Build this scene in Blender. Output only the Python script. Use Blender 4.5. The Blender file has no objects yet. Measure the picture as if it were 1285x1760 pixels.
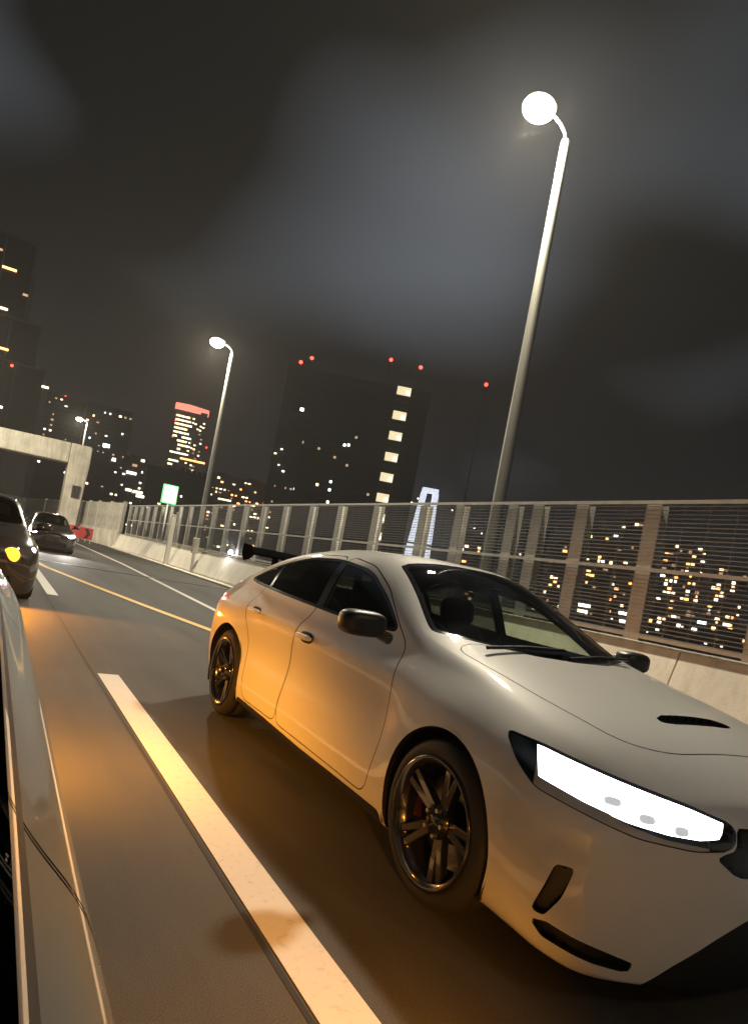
import bpy, math, random
import numpy as np
from mathutils import Vector, Matrix
R = math.radians
random.seed(7)
rng = np.random.default_rng(11)
SC = bpy.context.scene
COL = SC.collection

# ------------------------------------------------------------------ camera
F_PX, HZ, ROLL, PSI, CAM_H = 1134.98, -111.14, R(10.516), R(29.68), 1.2176
cam_d = bpy.data.cameras.new("camera")
cam = bpy.data.objects.new("camera", cam_d); COL.objects.link(cam)
cam.location = (0, 0, CAM_H)
cam.rotation_euler = (Matrix.Rotation(-PSI, 3, 'Z') @ Matrix.Rotation(R(90), 3, 'X') @ Matrix.Rotation(ROLL, 3, 'Z')).to_euler()
cam_d.sensor_fit = 'VERTICAL'; cam_d.sensor_height = 36; cam_d.sensor_width = 36 * 1285 / 1760
cam_d.lens = 36 * F_PX / 1760
cam_d.shift_x = -HZ * math.sin(ROLL) / 1760
cam_d.shift_y = -HZ * math.cos(ROLL) / 1760
cam_d.clip_start = 0.01; cam_d.clip_end = 9000
SC.camera = cam

# ------------------------------------------------------------------ world: overcast city night
W = bpy.data.worlds.new("World"); SC.world = W; W.use_nodes = True
nt = W.node_tree; nt.nodes.clear()
def wn(t, **k):
    n = nt.nodes.new(t)
    for a, b in k.items(): setattr(n, a, b)
    return n
out = wn('ShaderNodeOutputWorld'); add = wn('ShaderNodeAddShader')
sky = wn('ShaderNodeTexSky', sky_type='NISHITA', sun_disc=False, sun_elevation=R(-6), sun_rotation=R(200))
bg1 = wn('ShaderNodeBackground'); bg1.inputs['Strength'].default_value = 0.05
nt.links.new(sky.outputs[0], bg1.inputs['Color'])
tc = wn('ShaderNodeTexCoord'); mp = wn('ShaderNodeMapping'); mp.inputs['Scale'].default_value = (1.0, 1.0, 1.9)
mp.inputs['Location'].default_value = (-3.17, -.79, -1.22)
nz = wn('ShaderNodeTexNoise'); nz.inputs['Scale'].default_value = 1.4; nz.inputs['Detail'].default_value = 1.5; nz.inputs['Roughness'].default_value = .5
rp = wn('ShaderNodeValToRGB')
rp.color_ramp.elements[0].position = .485; rp.color_ramp.elements[0].color = (.0022, .0020, .0017, 1)
rp.color_ramp.elements[1].position = .70; rp.color_ramp.elements[1].color = (.135, .155, .185, 1)
bg2 = wn('ShaderNodeBackground'); bg2.inputs['Strength'].default_value = 1.0
nt.links.new(tc.outputs['Generated'], mp.inputs[0]); nt.links.new(mp.outputs[0], nz.inputs['Vector'])
nt.links.new(nz.outputs[0], rp.inputs[0]); nt.links.new(rp.outputs[0], bg2.inputs['Color'])
nt.links.new(bg1.outputs[0], add.inputs[0]); nt.links.new(bg2.outputs[0], add.inputs[1]); nt.links.new(add.outputs[0], out.inputs['Surface'])

moon_d = bpy.data.lights.new("moonlight", 'SUN'); moon_d.energy = 0.004; moon_d.angle = R(10); moon_d.color = (1, .95, .9)
moon = bpy.data.objects.new("moonlight", moon_d); COL.objects.link(moon); moon.rotation_euler = (R(40), R(10), 0)

SC.view_settings.view_transform = 'Standard'; SC.view_settings.look = 'None'
SC.view_settings.exposure = 0.0; SC.view_settings.gamma = 1.0
SC.cycles.use_denoising = True
SC.cycles.max_bounces = 8; SC.cycles.transparent_max_bounces = 16; SC.cycles.volume_bounces = 0
SC.cycles.caustics_reflective = False; SC.cycles.caustics_refractive = False
SC.cycles.sample_clamp_indirect = 4.0

STREET_W = 5700.0           # watts of one street lamp
HAZE_DENSITY = 0.0007

# ------------------------------------------------------------------ pixel helpers (photograph pixels -> points in the place)
def ray(x, y):
    c, s = math.cos(ROLL), math.sin(ROLL); u = x - 642.5; v = 880 - y
    a = (u * c - v * s) / F_PX; b = (u * s + v * c - HZ) / F_PX
    return Vector((math.sin(PSI) + a * math.cos(PSI), math.cos(PSI) - a * math.sin(PSI), b))
def at_y(x, y, Y): d = ray(x, y); return d * (Y / d.y) + Vector((0, 0, CAM_H))
def at_x(x, y, X): d = ray(x, y); return d * (X / d.x) + Vector((0, 0, CAM_H))
def at_z(x, y, Z): d = ray(x, y); return d * ((Z - CAM_H) / d.z) + Vector((0, 0, CAM_H))
def at_d(x, y, D): return ray(x, y) * D + Vector((0, 0, CAM_H))      # D = depth along the view

# ------------------------------------------------------------------ materials
MATS = {}
def mat(name, col=(.5, .5, .5), rough=.5, metal=0, coat=0, noise=None, bump=None, emit=None, estr=0, spec=.5, trans=None):
    """procedural Principled material. noise=(scale, amount, detail); bump=(scale, strength, distance)"""
    m = bpy.data.materials.new(name); m.use_nodes = True; t = m.node_tree; b = t.nodes['Principled BSDF']
    b.inputs['Base Color'].default_value = (*col, 1); b.inputs['Roughness'].default_value = rough
    b.inputs['Metallic'].default_value = metal; b.inputs['Coat Weight'].default_value = coat; b.inputs['Coat Roughness'].default_value = .04
    b.inputs['Specular IOR Level'].default_value = spec
    b.inputs['Coat IOR'].default_value = 1.7
    tcn = t.nodes.new('ShaderNodeTexCoord')
    if noise:
        n = t.nodes.new('ShaderNodeTexNoise'); n.inputs['Scale'].default_value = noise[0]; n.inputs['Detail'].default_value = noise[2]
        t.links.new(tcn.outputs['Object'], n.inputs['Vector'])
        r = t.nodes.new('ShaderNodeValToRGB'); a = noise[1]
        r.color_ramp.elements[0].position = .3; r.color_ramp.elements[1].position = .7
        r.color_ramp.elements[0].color = (*[c * (1 - a) for c in col], 1); r.color_ramp.elements[1].color = (*[min(1, c * (1 + a)) for c in col], 1)
        t.links.new(n.outputs[0], r.inputs[0]); t.links.new(r.outputs[0], b.inputs['Base Color'])
        mr = t.nodes.new('ShaderNodeMapRange'); mr.inputs['To Min'].default_value = max(.03, rough - .08); mr.inputs['To Max'].default_value = min(1, rough + .08)
        t.links.new(n.outputs[0], mr.inputs[0]); t.links.new(mr.outputs[0], b.inputs['Roughness'])
    if bump:
        n = t.nodes.new('ShaderNodeTexNoise'); n.inputs['Scale'].default_value = bump[0]; n.inputs['Detail'].default_value = 3
        t.links.new(tcn.outputs['Object'], n.inputs['Vector'])
        bn = t.nodes.new('ShaderNodeBump'); bn.inputs['Strength'].default_value = bump[1]; bn.inputs['Distance'].default_value = bump[2]
        t.links.new(n.outputs[0], bn.inputs['Height']); t.links.new(bn.outputs[0], b.inputs['Normal'])
    if emit:
        b.inputs['Emission Color'].default_value = (*emit, 1); b.inputs['Emission Strength'].default_value = estr
    MATS[name] = m; return m

def streaks(name, amount=.55):
    """run-down water marks and soot on a concrete material"""
    m = MATS[name]; t = m.node_tree; b = t.nodes['Principled BSDF']; src = b.inputs['Base Color'].links[0].from_socket
    tcn = t.nodes.new('ShaderNodeTexCoord'); mpn = t.nodes.new('ShaderNodeMapping'); mpn.inputs['Scale'].default_value = (2.6, 2.6, .22); t.links.new(tcn.outputs['Object'], mpn.inputs[0])
    n = t.nodes.new('ShaderNodeTexNoise'); n.inputs['Scale'].default_value = 2.4; n.inputs['Detail'].default_value = 7; n.inputs['Roughness'].default_value = .65; t.links.new(mpn.outputs[0], n.inputs['Vector'])
    r = t.nodes.new('ShaderNodeValToRGB'); r.color_ramp.elements[0].position = .33; r.color_ramp.elements[1].position = .56; r.color_ramp.elements[0].color = (amount, amount * .97, amount * .92, 1); r.color_ramp.elements[1].color = (1, 1, 1, 1)
    t.links.new(n.outputs[0], r.inputs[0]); mx = t.nodes.new('ShaderNodeMixRGB'); mx.blend_type = 'MULTIPLY'; mx.inputs[0].default_value = 1
    t.links.new(src, mx.inputs[1]); t.links.new(r.outputs[0], mx.inputs[2]); t.links.new(mx.outputs[0], b.inputs['Base Color'])

def glass_mat(name, tint=(.35, .42, .38), rough=.02):
    """a thin pane: tinted see-through with a reflection that grows towards grazing view, the same from both sides"""
    m = bpy.data.materials.new(name); m.use_nodes = True; t = m.node_tree; t.nodes.clear()
    o = t.nodes.new('ShaderNodeOutputMaterial'); mx = t.nodes.new('ShaderNodeMixShader'); lw = t.nodes.new('ShaderNodeLayerWeight'); lw.inputs[0].default_value = .5
    pw = t.nodes.new('ShaderNodeMath'); pw.operation = 'POWER'; pw.inputs[1].default_value = 5
    ma = t.nodes.new('ShaderNodeMath'); ma.operation = 'MULTIPLY_ADD'; ma.inputs[1].default_value = .92; ma.inputs[2].default_value = .05
    t.links.new(lw.outputs['Facing'], pw.inputs[0]); t.links.new(pw.outputs[0], ma.inputs[0])
    tr = t.nodes.new('ShaderNodeBsdfTransparent'); tr.inputs[0].default_value = (*tint, 1)
    gl = t.nodes.new('ShaderNodeBsdfGlossy'); gl.inputs['Roughness'].default_value = rough; gl.inputs['Color'].default_value = (.9, .9, .9, 1)
    t.links.new(ma.outputs[0], mx.inputs[0]); t.links.new(tr.outputs[0], mx.inputs[1]); t.links.new(gl.outputs[0], mx.inputs[2]); t.links.new(mx.outputs[0], o.inputs[0])
    MATS[name] = m; return m

def asphalt():
    m = bpy.data.materials.new('asphalt'); m.use_nodes = True; t = m.node_tree; b = t.nodes['Principled BSDF']
    tcn = t.nodes.new('ShaderNodeTexCoord')
    def noise(scale, det, sc=(1, 1, 1)):
        mpn = t.nodes.new('ShaderNodeMapping'); mpn.inputs['Scale'].default_value = sc; t.links.new(tcn.outputs['Object'], mpn.inputs[0])
        n = t.nodes.new('ShaderNodeTexNoise'); n.inputs['Scale'].default_value = scale; n.inputs['Detail'].default_value = det
        t.links.new(mpn.outputs[0], n.inputs['Vector']); return n
    fine = noise(260, 4); big = noise(1.5, 6, (1, .05, 1)); mid = noise(2.2, 8, (1, .35, 1))
    r = t.nodes.new('ShaderNodeValToRGB'); r.color_ramp.elements[0].position = .3; r.color_ramp.elements[1].position = .72
    r.color_ramp.elements[0].color = (.024, .0235, .023, 1); r.color_ramp.elements[1].color = (.098, .095, .090, 1)
    t.links.new(fine.outputs[0], r.inputs[0])
    r2 = t.nodes.new('ShaderNodeValToRGB'); r2.color_ramp.elements[0].position = .3; r2.color_ramp.elements[1].position = .7
    r2.color_ramp.elements[0].color = (.60, .60, .60, 1); r2.color_ramp.elements[1].color = (1.18, 1.17, 1.15, 1)
    t.links.new(big.outputs[0], r2.inputs[0])
    mx = t.nodes.new('ShaderNodeMixRGB'); mx.blend_type = 'MULTIPLY'; mx.inputs[0].default_value = 1
    t.links.new(r.outputs[0], mx.inputs[1]); t.links.new(r2.outputs[0], mx.inputs[2]); r3 = t.nodes.new('ShaderNodeValToRGB'); r3.color_ramp.elements[0].position = .32; r3.color_ramp.elements[1].position = .52
    r3.color_ramp.elements[0].color = (.66, .65, .63, 1); r3.color_ramp.elements[1].color = (1, 1, 1, 1); t.links.new(mid.outputs[0], r3.inputs[0])
    mx3 = t.nodes.new('ShaderNodeMixRGB'); mx3.blend_type = 'MULTIPLY'; mx3.inputs[0].default_value = 1; t.links.new(mx.outputs[0], mx3.inputs[1]); t.links.new(r3.outputs[0], mx3.inputs[2])
    t.links.new(mx3.outputs[0], b.inputs['Base Color'])
    mr = t.nodes.new('ShaderNodeMapRange'); b.inputs['Specular IOR Level'].default_value = .22; mr.inputs['To Min'].default_value = .62; mr.inputs['To Max'].default_value = .85
    t.links.new(mid.outputs[0], mr.inputs[0]); t.links.new(mr.outputs[0], b.inputs['Roughness'])
    bn = t.nodes.new('ShaderNodeBump'); bn.inputs['Strength'].default_value = .3; bn.inputs['Distance'].default_value = .003
    t.links.new(fine.outputs[0], bn.inputs['Height']); t.links.new(bn.outputs[0], b.inputs['Normal'])
    MATS['asphalt'] = m; return m

def line_paint(name, col):
    m = bpy.data.materials.new(name); m.use_nodes = True; t = m.node_tree; b = t.nodes['Principled BSDF']
    tcn = t.nodes.new('ShaderNodeTexCoord')
    n = t.nodes.new('ShaderNodeTexNoise'); n.inputs['Scale'].default_value = 26; n.inputs['Detail'].default_value = 6; n.inputs['Roughness'].default_value = .7
    t.links.new(tcn.outputs['Object'], n.inputs['Vector'])
    r = t.nodes.new('ShaderNodeValToRGB'); r.color_ramp.elements[0].position = .28; r.color_ramp.elements[1].position = .46
    r.color_ramp.elements[0].color = (*[c * .72 for c in col], 1); r.color_ramp.elements[1].color = (*col, 1)
    t.links.new(n.outputs[0], r.inputs[0]); t.links.new(r.outputs[0], b.inputs['Base Color']); b.inputs['Roughness'].default_value = .6
    bn = t.nodes.new('ShaderNodeBump'); bn.inputs['Strength'].default_value = .3; bn.inputs['Distance'].default_value = .004
    n2 = t.nodes.new('ShaderNodeTexNoise'); n2.inputs['Scale'].default_value = 140; t.links.new(tcn.outputs['Object'], n2.inputs['Vector'])
    t.links.new(n2.outputs[0], bn.inputs['Height']); t.links.new(bn.outputs[0], b.inputs['Normal'])
    MATS[name] = m; return m

asphalt(); line_paint('white_line', (.54, .525, .48)); line_paint('yellow_line', (.66, .40, .08))
mat('concrete', (.46, .44, .39), .8, noise=(2.2, .22, 8), bump=(40, .25, .01))
mat('pale_concrete', (.66, .63, .54), .75, noise=(1.1, .18, 8), bump=(30, .2, .01))
mat('white_wall', (.80, .77, .68), .75, noise=(.9, .10, 8), bump=(30, .2, .01))
mat('pole_paint', (.19, .19, .175), .55, .1)
mat('galvanised', (.58, .57, .53), .5, .15, noise=(6, .12, 4))
mat('wire_paint', (.34, .345, .35), .5, .1)
for n_, a_ in (('concrete', .68), ('pale_concrete', .74), ('white_wall', .84)): streaks(n_, a_)
mat('dark_metal', (.03, .03, .03), .45, .3)
mat('white_paint', (.78, .77, .74), .5, 0, .7, noise=(1.5, .015, 2), spec=.35)
mat('silver_paint', (.30, .345, .355), .34, .55, 1.0)
mat('black_paint', (.020, .019, .018), .25, 0, 1.0)
mat('grey_paint', (.10, .10, .105), .3, .3, 1.0)
mat('gloss_black', (.008, .008, .009), .12, 0, .8)
mat('satin_black', (.012, .012, .012), .42)
mat('wing_black', (.006, .006, .0065), 1.0, spec=0.0)
mat('seam', (.006, .006, .006), .8)
mat('rubber', (.014, .014, .014), .75, bump=(120, .2, .003))
mat('wheel_black', (.02, .02, .021), .22, .6, .7)
mat('alloy', (.5, .5, .5), .3, .9)
mat('disc_steel', (.35, .34, .33), .35, .9)
mat('caliper_red', (.10, .004, .004), .4, 0, .5)
mat('interior', (.012, .012, .013), .85, bump=(200, .2, .002))
mat('seat_cloth', (.007, .006, .006), .9, bump=(300, .3, .002))
mat('chrome', (.75, .75, .75), .12, 1)
mat('plate', (.72, .72, .68), .5)
mat('plate_print', (.03, .10, .05), .5)
mat('lamp_white', (.9, .9, .9), .3, emit=(1, 1, 1), estr=9)
mat('lamp_glare', (.9, .9, .9), .3, emit=(1, .97, .9), estr=40)
mat('lamp_glow', (.5, .5, .52), .2, emit=(.85, .92, 1), estr=.32)
mat('lamp_soft', (.6, .6, .6), .2, emit=(.92, .96, 1), estr=.62)
mat('lamp_red', (.5, .01, .01), .25, coat=1, emit=(1, .012, .03), estr=.75)
mat('lamp_amber', (.8, .35, .02), .3, emit=(1, .33, .02), estr=4.5)
mat('lens_dark', (.06, .06, .065), .08, .3, 1)
mat('lens_red', (.16, .006, .008), .1, 0, 1)
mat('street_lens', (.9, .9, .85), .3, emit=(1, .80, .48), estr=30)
mat('green_sign', (.02, .30, .10), .4, emit=(.25, 1, .35), estr=1.1)
mat('sign_face', (.8, .9, .8), .4, emit=(.78, 1.0, .74), estr=1.8)
mat('chevron_red', (.60, .05, .05), .5, emit=(1, .08, .08), estr=.10)
mat('chevron_dark', (.05, .02, .02), .5)
glass_mat('windscreen', (.66, .73, .66)); glass_mat('front_glass', (.66, .74, .66)); glass_mat('privacy_glass', (.10, .11, .10)); glass_mat('clear_lens', (.85, .85, .85))

# ------------------------------------------------------------------ object helpers
def link(o, parent=None):
    COL.objects.link(o)
    if parent: o.parent = parent
    return o
def mesh_obj(name, V, Fs, m, parent=None, smooth=False, mats=None, fm=None):
    me = bpy.data.meshes.new(name); me.from_pydata([tuple(map(float, v)) for v in V], [], [tuple(int(i) for i in f) for f in Fs]); me.update()
    for k in (mats or [m]): me.materials.append(MATS[k] if isinstance(k, str) else k)
    if fm is not None: me.polygons.foreach_set('material_index', fm)
    if smooth: me.polygons.foreach_set('use_smooth', [True] * len(me.polygons))
    return link(bpy.data.objects.new(name, me), parent)
def empty(name, loc=(0, 0, 0), rz=0.0, label=None, cat=None, group=None, kind=None, parent=None):
    o = bpy.data.objects.new(name, None); link(o, parent); o.location = loc; o.rotation_euler = (0, 0, rz); o.empty_display_size = .2
    return tag(o, label, cat, group, kind)
def tag(o, label=None, cat=None, group=None, kind=None):
    if label: o['label'] = label
    if cat: o['category'] = cat
    if group: o['group'] = group
    if kind: o['kind'] = kind
    return o
def copy_tree(o, parent=None):
    c = o.copy(); COL.objects.link(c); c.parent = parent
    for ch in list(o.children): copy_tree(ch, c)
    return c

class MB:
    """collects boxes, prisms, tubes and lathes into one mesh"""
    def __init__(s): s.V = []; s.F = []
    def add(s, V, F):
        b = len(s.V); s.V += [tuple(v) for v in V]; s.F += [tuple(i + b for i in f) for f in F]; return s
    def box(s, x0, x1, y0, y1, z0, z1, bev=0.0):
        if bev <= 0:
            V = [(x0, y0, z0), (x1, y0, z0), (x1, y1, z0), (x0, y1, z0), (x0, y0, z1), (x1, y0, z1), (x1, y1, z1), (x0, y1, z1)]
            return s.add(V, [(3, 2, 1, 0), (4, 5, 6, 7), (0, 1, 5, 4), (1, 2, 6, 5), (2, 3, 7, 6), (3, 0, 4, 7)])
        b = bev   # octagonal bevel of all 12 edges: 24 verts
        V = []; idx = {}
        for sx in (0, 1):
            for sy in (0, 1):
                for sz in (0, 1):
                    X = (x0, x1)[sx]; Y = (y0, y1)[sy]; Z = (z0, z1)[sz]; dx = b if sx == 0 else -b; dy = b if sy == 0 else -b; dz = b if sz == 0 else -b
                    for k, v in enumerate(((X, Y + dy, Z + dz), (X + dx, Y, Z + dz), (X + dx, Y + dy, Z))):
                        idx[(sx, sy, sz, k)] = len(V); V.append(v)
        F = []
        for a in (0, 1):
            q = [idx[(a, 0, 0, 0)], idx[(a, 1, 0, 0)], idx[(a, 1, 1, 0)], idx[(a, 0, 1, 0)]]; F.append(tuple(q if a else q[::-1]))
            q = [idx[(0, a, 0, 1)], idx[(0, a, 1, 1)], idx[(1, a, 1, 1)], idx[(1, a, 0, 1)]]; F.append(tuple(q if a else q[::-1]))
            q = [idx[(0, 0, a, 2)], idx[(1, 0, a, 2)], idx[(1, 1, a, 2)], idx[(0, 1, a, 2)]]; F.append(tuple(q if a else q[::-1]))
        for a in (0, 1):
            for c in (0, 1):
                F.append((idx[(a, c, 0, 0)], idx[(a, c, 1, 0)], idx[(a, c, 1, 1)], idx[(a, c, 0, 1)]))
                F.append((idx[(a, 0, c, 0)], idx[(a, 1, c, 0)], idx[(a, 1, c, 2)], idx[(a, 0, c, 2)]))
                F.append((idx[(0, a, c, 1)], idx[(1, a, c, 1)], idx[(1, a, c, 2)], idx[(0, a, c, 2)]))
        for a in (0, 1):
            for c in (0, 1):
                for e in (0, 1): F.append((idx[(a, c, e, 0)], idx[(a, c, e, 1)], idx[(a, c, e, 2)]))
        return s.add(V, F)
    def prism(s, poly, axis, a0, a1):
        """poly of 2-D points extruded along axis (x: poly=(y,z), y: (x,z), z: (x,y))"""
        n = len(poly)
        def P(p, a): return {'x': (a, p[0], p[1]), 'y': (p[0], a, p[1]), 'z': (p[0], p[1], a)}[axis]
        V = [P(p, a0) for p in poly] + [P(p, a1) for p in poly]
        return s.add(V, [tuple(range(n))[::-1], tuple(range(n, 2 * n))] + [(i, (i + 1) % n, n + (i + 1) % n, n + i) for i in range(n)])
    def tube(s, pts, rad, n=10, caps=True):
        pts = [Vector(p) for p in pts]; rad = rad if hasattr(rad, '__len__') else [rad] * len(pts); V = []; F = []
        for i, p in enumerate(pts):
            d = (pts[min(i + 1, len(pts) - 1)] - pts[max(i - 1, 0)]).normalized()
            u = d.orthogonal().normalized() if i == 0 else (u - d * u.dot(d)).normalized()
            w = d.cross(u)
            for k in range(n):
                a = 2 * math.pi * k / n; V.append(p + (u * math.cos(a) + w * math.sin(a)) * rad[i])
        for i in range(len(pts) - 1):
            for k in range(n):
                F.append((i * n + k, i * n + (k + 1) % n, (i + 1) * n + (k + 1) % n, (i + 1) * n + k))
        if caps: F += [tuple(range(n))[::-1], tuple(range((len(pts) - 1) * n, len(pts) * n))]
        return s.add(V, F)
    def lathe(s, prof, n=40, axis='y', c=(0, 0, 0), close=False):
        """prof of (radius, along) turned round axis"""
        V = []; F = []; m = len(prof)
        for k in range(n):
            a = 2 * math.pi * k / n; ca, sa = math.cos(a), math.sin(a)
            for r, h in prof:
                V.append({'y': (c[0] + r * ca, c[1] + h, c[2] + r * sa), 'z': (c[0] + r * ca, c[1] + r * sa, c[2] + h), 'x': (c[0] + h, c[1] + r * ca, c[2] + r * sa)}[axis])
        for k in range(n):
            for j in range(m if close else m - 1):
                F.append((k * m + j, ((k + 1) % n) * m + j, ((k + 1) % n) * m + (j + 1) % m, k * m + (j + 1) % m))
        return s.add(V, F)
    def ellipsoid(s, c, r, n=16, p=2.0, cut=None):
        V = []; F = []
        def sp(v): return math.copysign(abs(v) ** (2 / p), v)
        for i in range(n + 1):
            th = math.pi * i / n
            for k in range(2 * n):
                a = math.pi * k / n
                V.append((c[0] + r[0] * sp(math.sin(th)) * sp(math.cos(a)), c[1] + r[1] * sp(math.sin(th)) * sp(math.sin(a)), c[2] + r[2] * sp(math.cos(th))))
        for i in range(n):
            for k in range(2 * n): F.append((i * 2 * n + k, (i + 1) * 2 * n + k, (i + 1) * 2 * n + (k + 1) % (2 * n), i * 2 * n + (k + 1) % (2 * n)))
        return s.add(V, F)
    def build(s, name, m, parent=None, smooth=False):
        o = mesh_obj(name, s.V, s.F, m, parent, smooth)
        return o

# ================================================================== the setting
def sheet(name, pts, z, m, kind=None, parent=None):
    o = mesh_obj(name, [(x, y, z) for x, y in pts], [tuple(range(len(pts)))], m, parent)
    if kind: o['kind'] = kind
    return o
mat('land', (.03, .03, .028), .9, noise=(.05, .4, 4)); mat('bay_water', (.006, .008, .010), .12, bump=(.35, .35, .4), spec=.5)
sheet('ground', [(-6000, -6000), (6000, -6000), (6000, 8000), (-6000, 8000)], -13.0, 'land', 'structure')
sheet('water', [(60, -300), (3000, -300), (3000, 520), (420, 900), (140, 560)], -12.9, 'bay_water', 'structure')

# elevated deck carrying the carriageway
deck = MB(); deck.prism([(-9.3, -1.4), (7.75, -1.4), (8.05, -.9), (8.05, 0.0), (-9.3, 0.0)], 'y', -45, 160); road = deck.build('road', 'asphalt'); road['kind'] = 'structure'
LX, LW = 1.065, .085
for k in range(-3, 12):
    y1 = 5.83 + 12 * k; y0 = y1 - 6.2
    sheet('lane_dash', [(LX - LW, y0), (LX + LW, y0), (LX + LW, y1), (LX - LW, y1)], .005, 'white_line', parent=road)
def strip(name, pts, w, m, z=.005):
    V = []; F = []
    for i, (x, y) in enumerate(pts):
        a = Vector(pts[max(i - 1, 0)]); b = Vector(pts[min(i + 1, len(pts) - 1)]); d = (b - a).normalized(); n = Vector((-d.y, d.x)) * w / 2
        V += [(x + n.x, y + n.y, z), (x - n.x, y - n.y, z)]
    F = [(2 * i + 1, 2 * i + 3, 2 * i + 2, 2 * i) for i in range(len(pts) - 1)]
    return mesh_obj(name, V, F, m, road)
strip('edge_line', [(4.06, -40), (4.08, 5), (4.10, 12), (4.28, 17.6), (4.55, 26), (4.65, 40), (4.55, 58), (4.0, 80), (2.5, 120), (0, 158)], .14, 'white_line')
strip('yellow_lane_line', [(4.0, 4.0), (3.55, 7.2), (3.09, 9.52), (2.57, 11.82), (1.96, 14.84), (1.38, 17.94), (1.22, 19.5)], .17, 'yellow_line', .008)
strip('edge_line', [(-2.35, -40), (-2.35, 60), (-3.0, 100), (-5.5, 158)], .14, 'white_line')
strip('paving_joint', [(.955, -30), (.965, 0), (.95, 6), (.96, 20), (.955, 60)], .018, 'seam', .003)
# expansion joints across the deck
for yj in (20.3, 46.0, -9.0):
    m_ = MB(); m_.box(-9.2, 7.3, yj - .09, yj + .09, .001, .012, .004); m_.build('expansion_joint', 'dark_metal', road)

# parapet wall: single wall panels with joints, sloped foot
par = empty('parapet_wall', (7.5, 0, 0), label='long pale concrete parapet wall along the far road edge, under the mesh fence', cat='wall')
def wall_prof(): return [(-.14, 0.0), (-.14, .14), (.15, 1.0), (.40, 1.0), (.44, .0)]
lens_ = []
y = -24.0
while y < 47:
    L = 4.86; m_ = MB(); m_.prism(wall_prof(), 'y', y + .012, y + L - .012); m_.build('wall_panel', 'white_wall', par); y += L
m_ = MB()
m_.box(.11, .44, -24, 47.2, 1.001, 1.035, .008); m_.build('coping', 'concrete', par)
ku = MB(); ku.box(-.42, -.165, -24, 47, .0, .075, .02); ku.build('kerb', 'pale_concrete', par)

# mesh fence on the wall
fen = empty('mesh_fence', (7.76, 0, 1.03), label='tall grey wire mesh fence with steel posts on the parapet wall', cat='fence')
posts = [-9.2, -7.3, -5.4, -3.5, -1.6, .3, 2.2, 4.3, 5.95, 7.2, 8.14, 8.74, 10.23, 11.45, 13.4, 15.25, 17.0, 18.92, 20.8, 22.6]
while posts[-1] < 45: posts.append(posts[-1] + 1.87)
pm = MB(); w, t = .25, .012
pm.box(-.075, -.075 + t, -w / 2, w / 2, -.03, 1.86); pm.box(.075 - t, .075, -w / 2, w / 2, -.03, 1.86); pm.box(-.063, .063, -.006, .006, -.03, 1.855)
first = None
for i, py in enumerate(posts):
    if first is None: first = pm.build('post', 'galvanised', fen); o = first
    else: o = first.copy(); COL.objects.link(o); o.parent = fen
    o.location = (0, py, 0); 
y0, y1 = posts[0] - .2, posts[-1] + .1
for nm, z, hh in (('top_rail', 1.865, .05), ('mid_rail', .94, .05), ('bottom_rail', .04, .05)):
    m_ = MB(); m_.box(-.10, -.082, y0, y1, z, z + hh); m_.build(nm, 'galvanised', fen)
for i in range(len(posts) - 1):
    a, b = posts[i] + .0, posts[i + 1] - .0; m_ = MB()
    zs = np.arange(.10, 1.86, .056)
    for z in zs:
        if abs(z - .965) < .035: continue
        m_.box(-.0800, -.0765, a, b, z - .0052, z + .0052)
    for yy in np.linspace(a + .12, b - .12, max(2, int((b - a) / .3))): m_.box(-.0762, -.073, yy - .004, yy + .004, .09, 1.86)
    o = m_.build('wire_panel', 'wire_paint', fen); o['kind'] = 'stuff'

# noise wall where the fence ends, bending in towards the portal
nw = empty('noise_wall', (7.5, 46.6, 0), label='solid pale noise wall between the end of the mesh fence and the concrete portal', cat='wall')
pts_ = [Vector((7.62, 46.6)), Vector((7.35, 50.2)), Vector((7.0, 53.8)), Vector((6.75, 57.2)), Vector((6.6, 61)), Vector((6.3, 66)), Vector((5.8, 72)), Vector((5, 80)), Vector((3.6, 92))]
for i in range(len(pts_) - 1):
    a, b = pts_[i], pts_[i + 1]; d = (b - a); L = d.length; ang = math.atan2(d.y, d.x)
    for nm, mm, zz0, zz1, th in (('base_block', 'pale_concrete', 0, 1.15, .22), ('wall_panel', 'concrete', 1.152, 3.1, .08)):
        m_ = MB(); m_.box(.02, L - .02, -th, th, zz0, zz1, .015); o = m_.build(nm, mm, nw); o.location = (a.x - 7.5, a.y - 46.6, 0); o.rotation_euler = (0, 0, ang)
    m_ = MB(); m_.box(-.07, .07, -.12, .12, 1.153, 3.2, .01); o = m_.build('post', 'galvanised', nw); o.location = (a.x - 7.5, a.y - 46.6, 0); o.rotation_euler = (0, 0, ang)
# parapet on the other side of the carriageway
lp = empty('parapet_wall', (-4.6, 0, 0), label='pale concrete parapet wall across the carriageway, behind the dark following car', cat='wall')
y = -24.0
while y < 150:
    m_ = MB(); m_.prism([(-.4, 0), (-.36, 1.0), (-.07, 1.0), (-.02, .34), (.16, .1), (.16, 0)], 'y', y + .012, y + 7.2 - .012)
    o = m_.build('wall_panel', 'pale_concrete', lp); o.location.x = -max(0, (y - 60)) ** 1.5 * .004; y += 7.2

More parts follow.
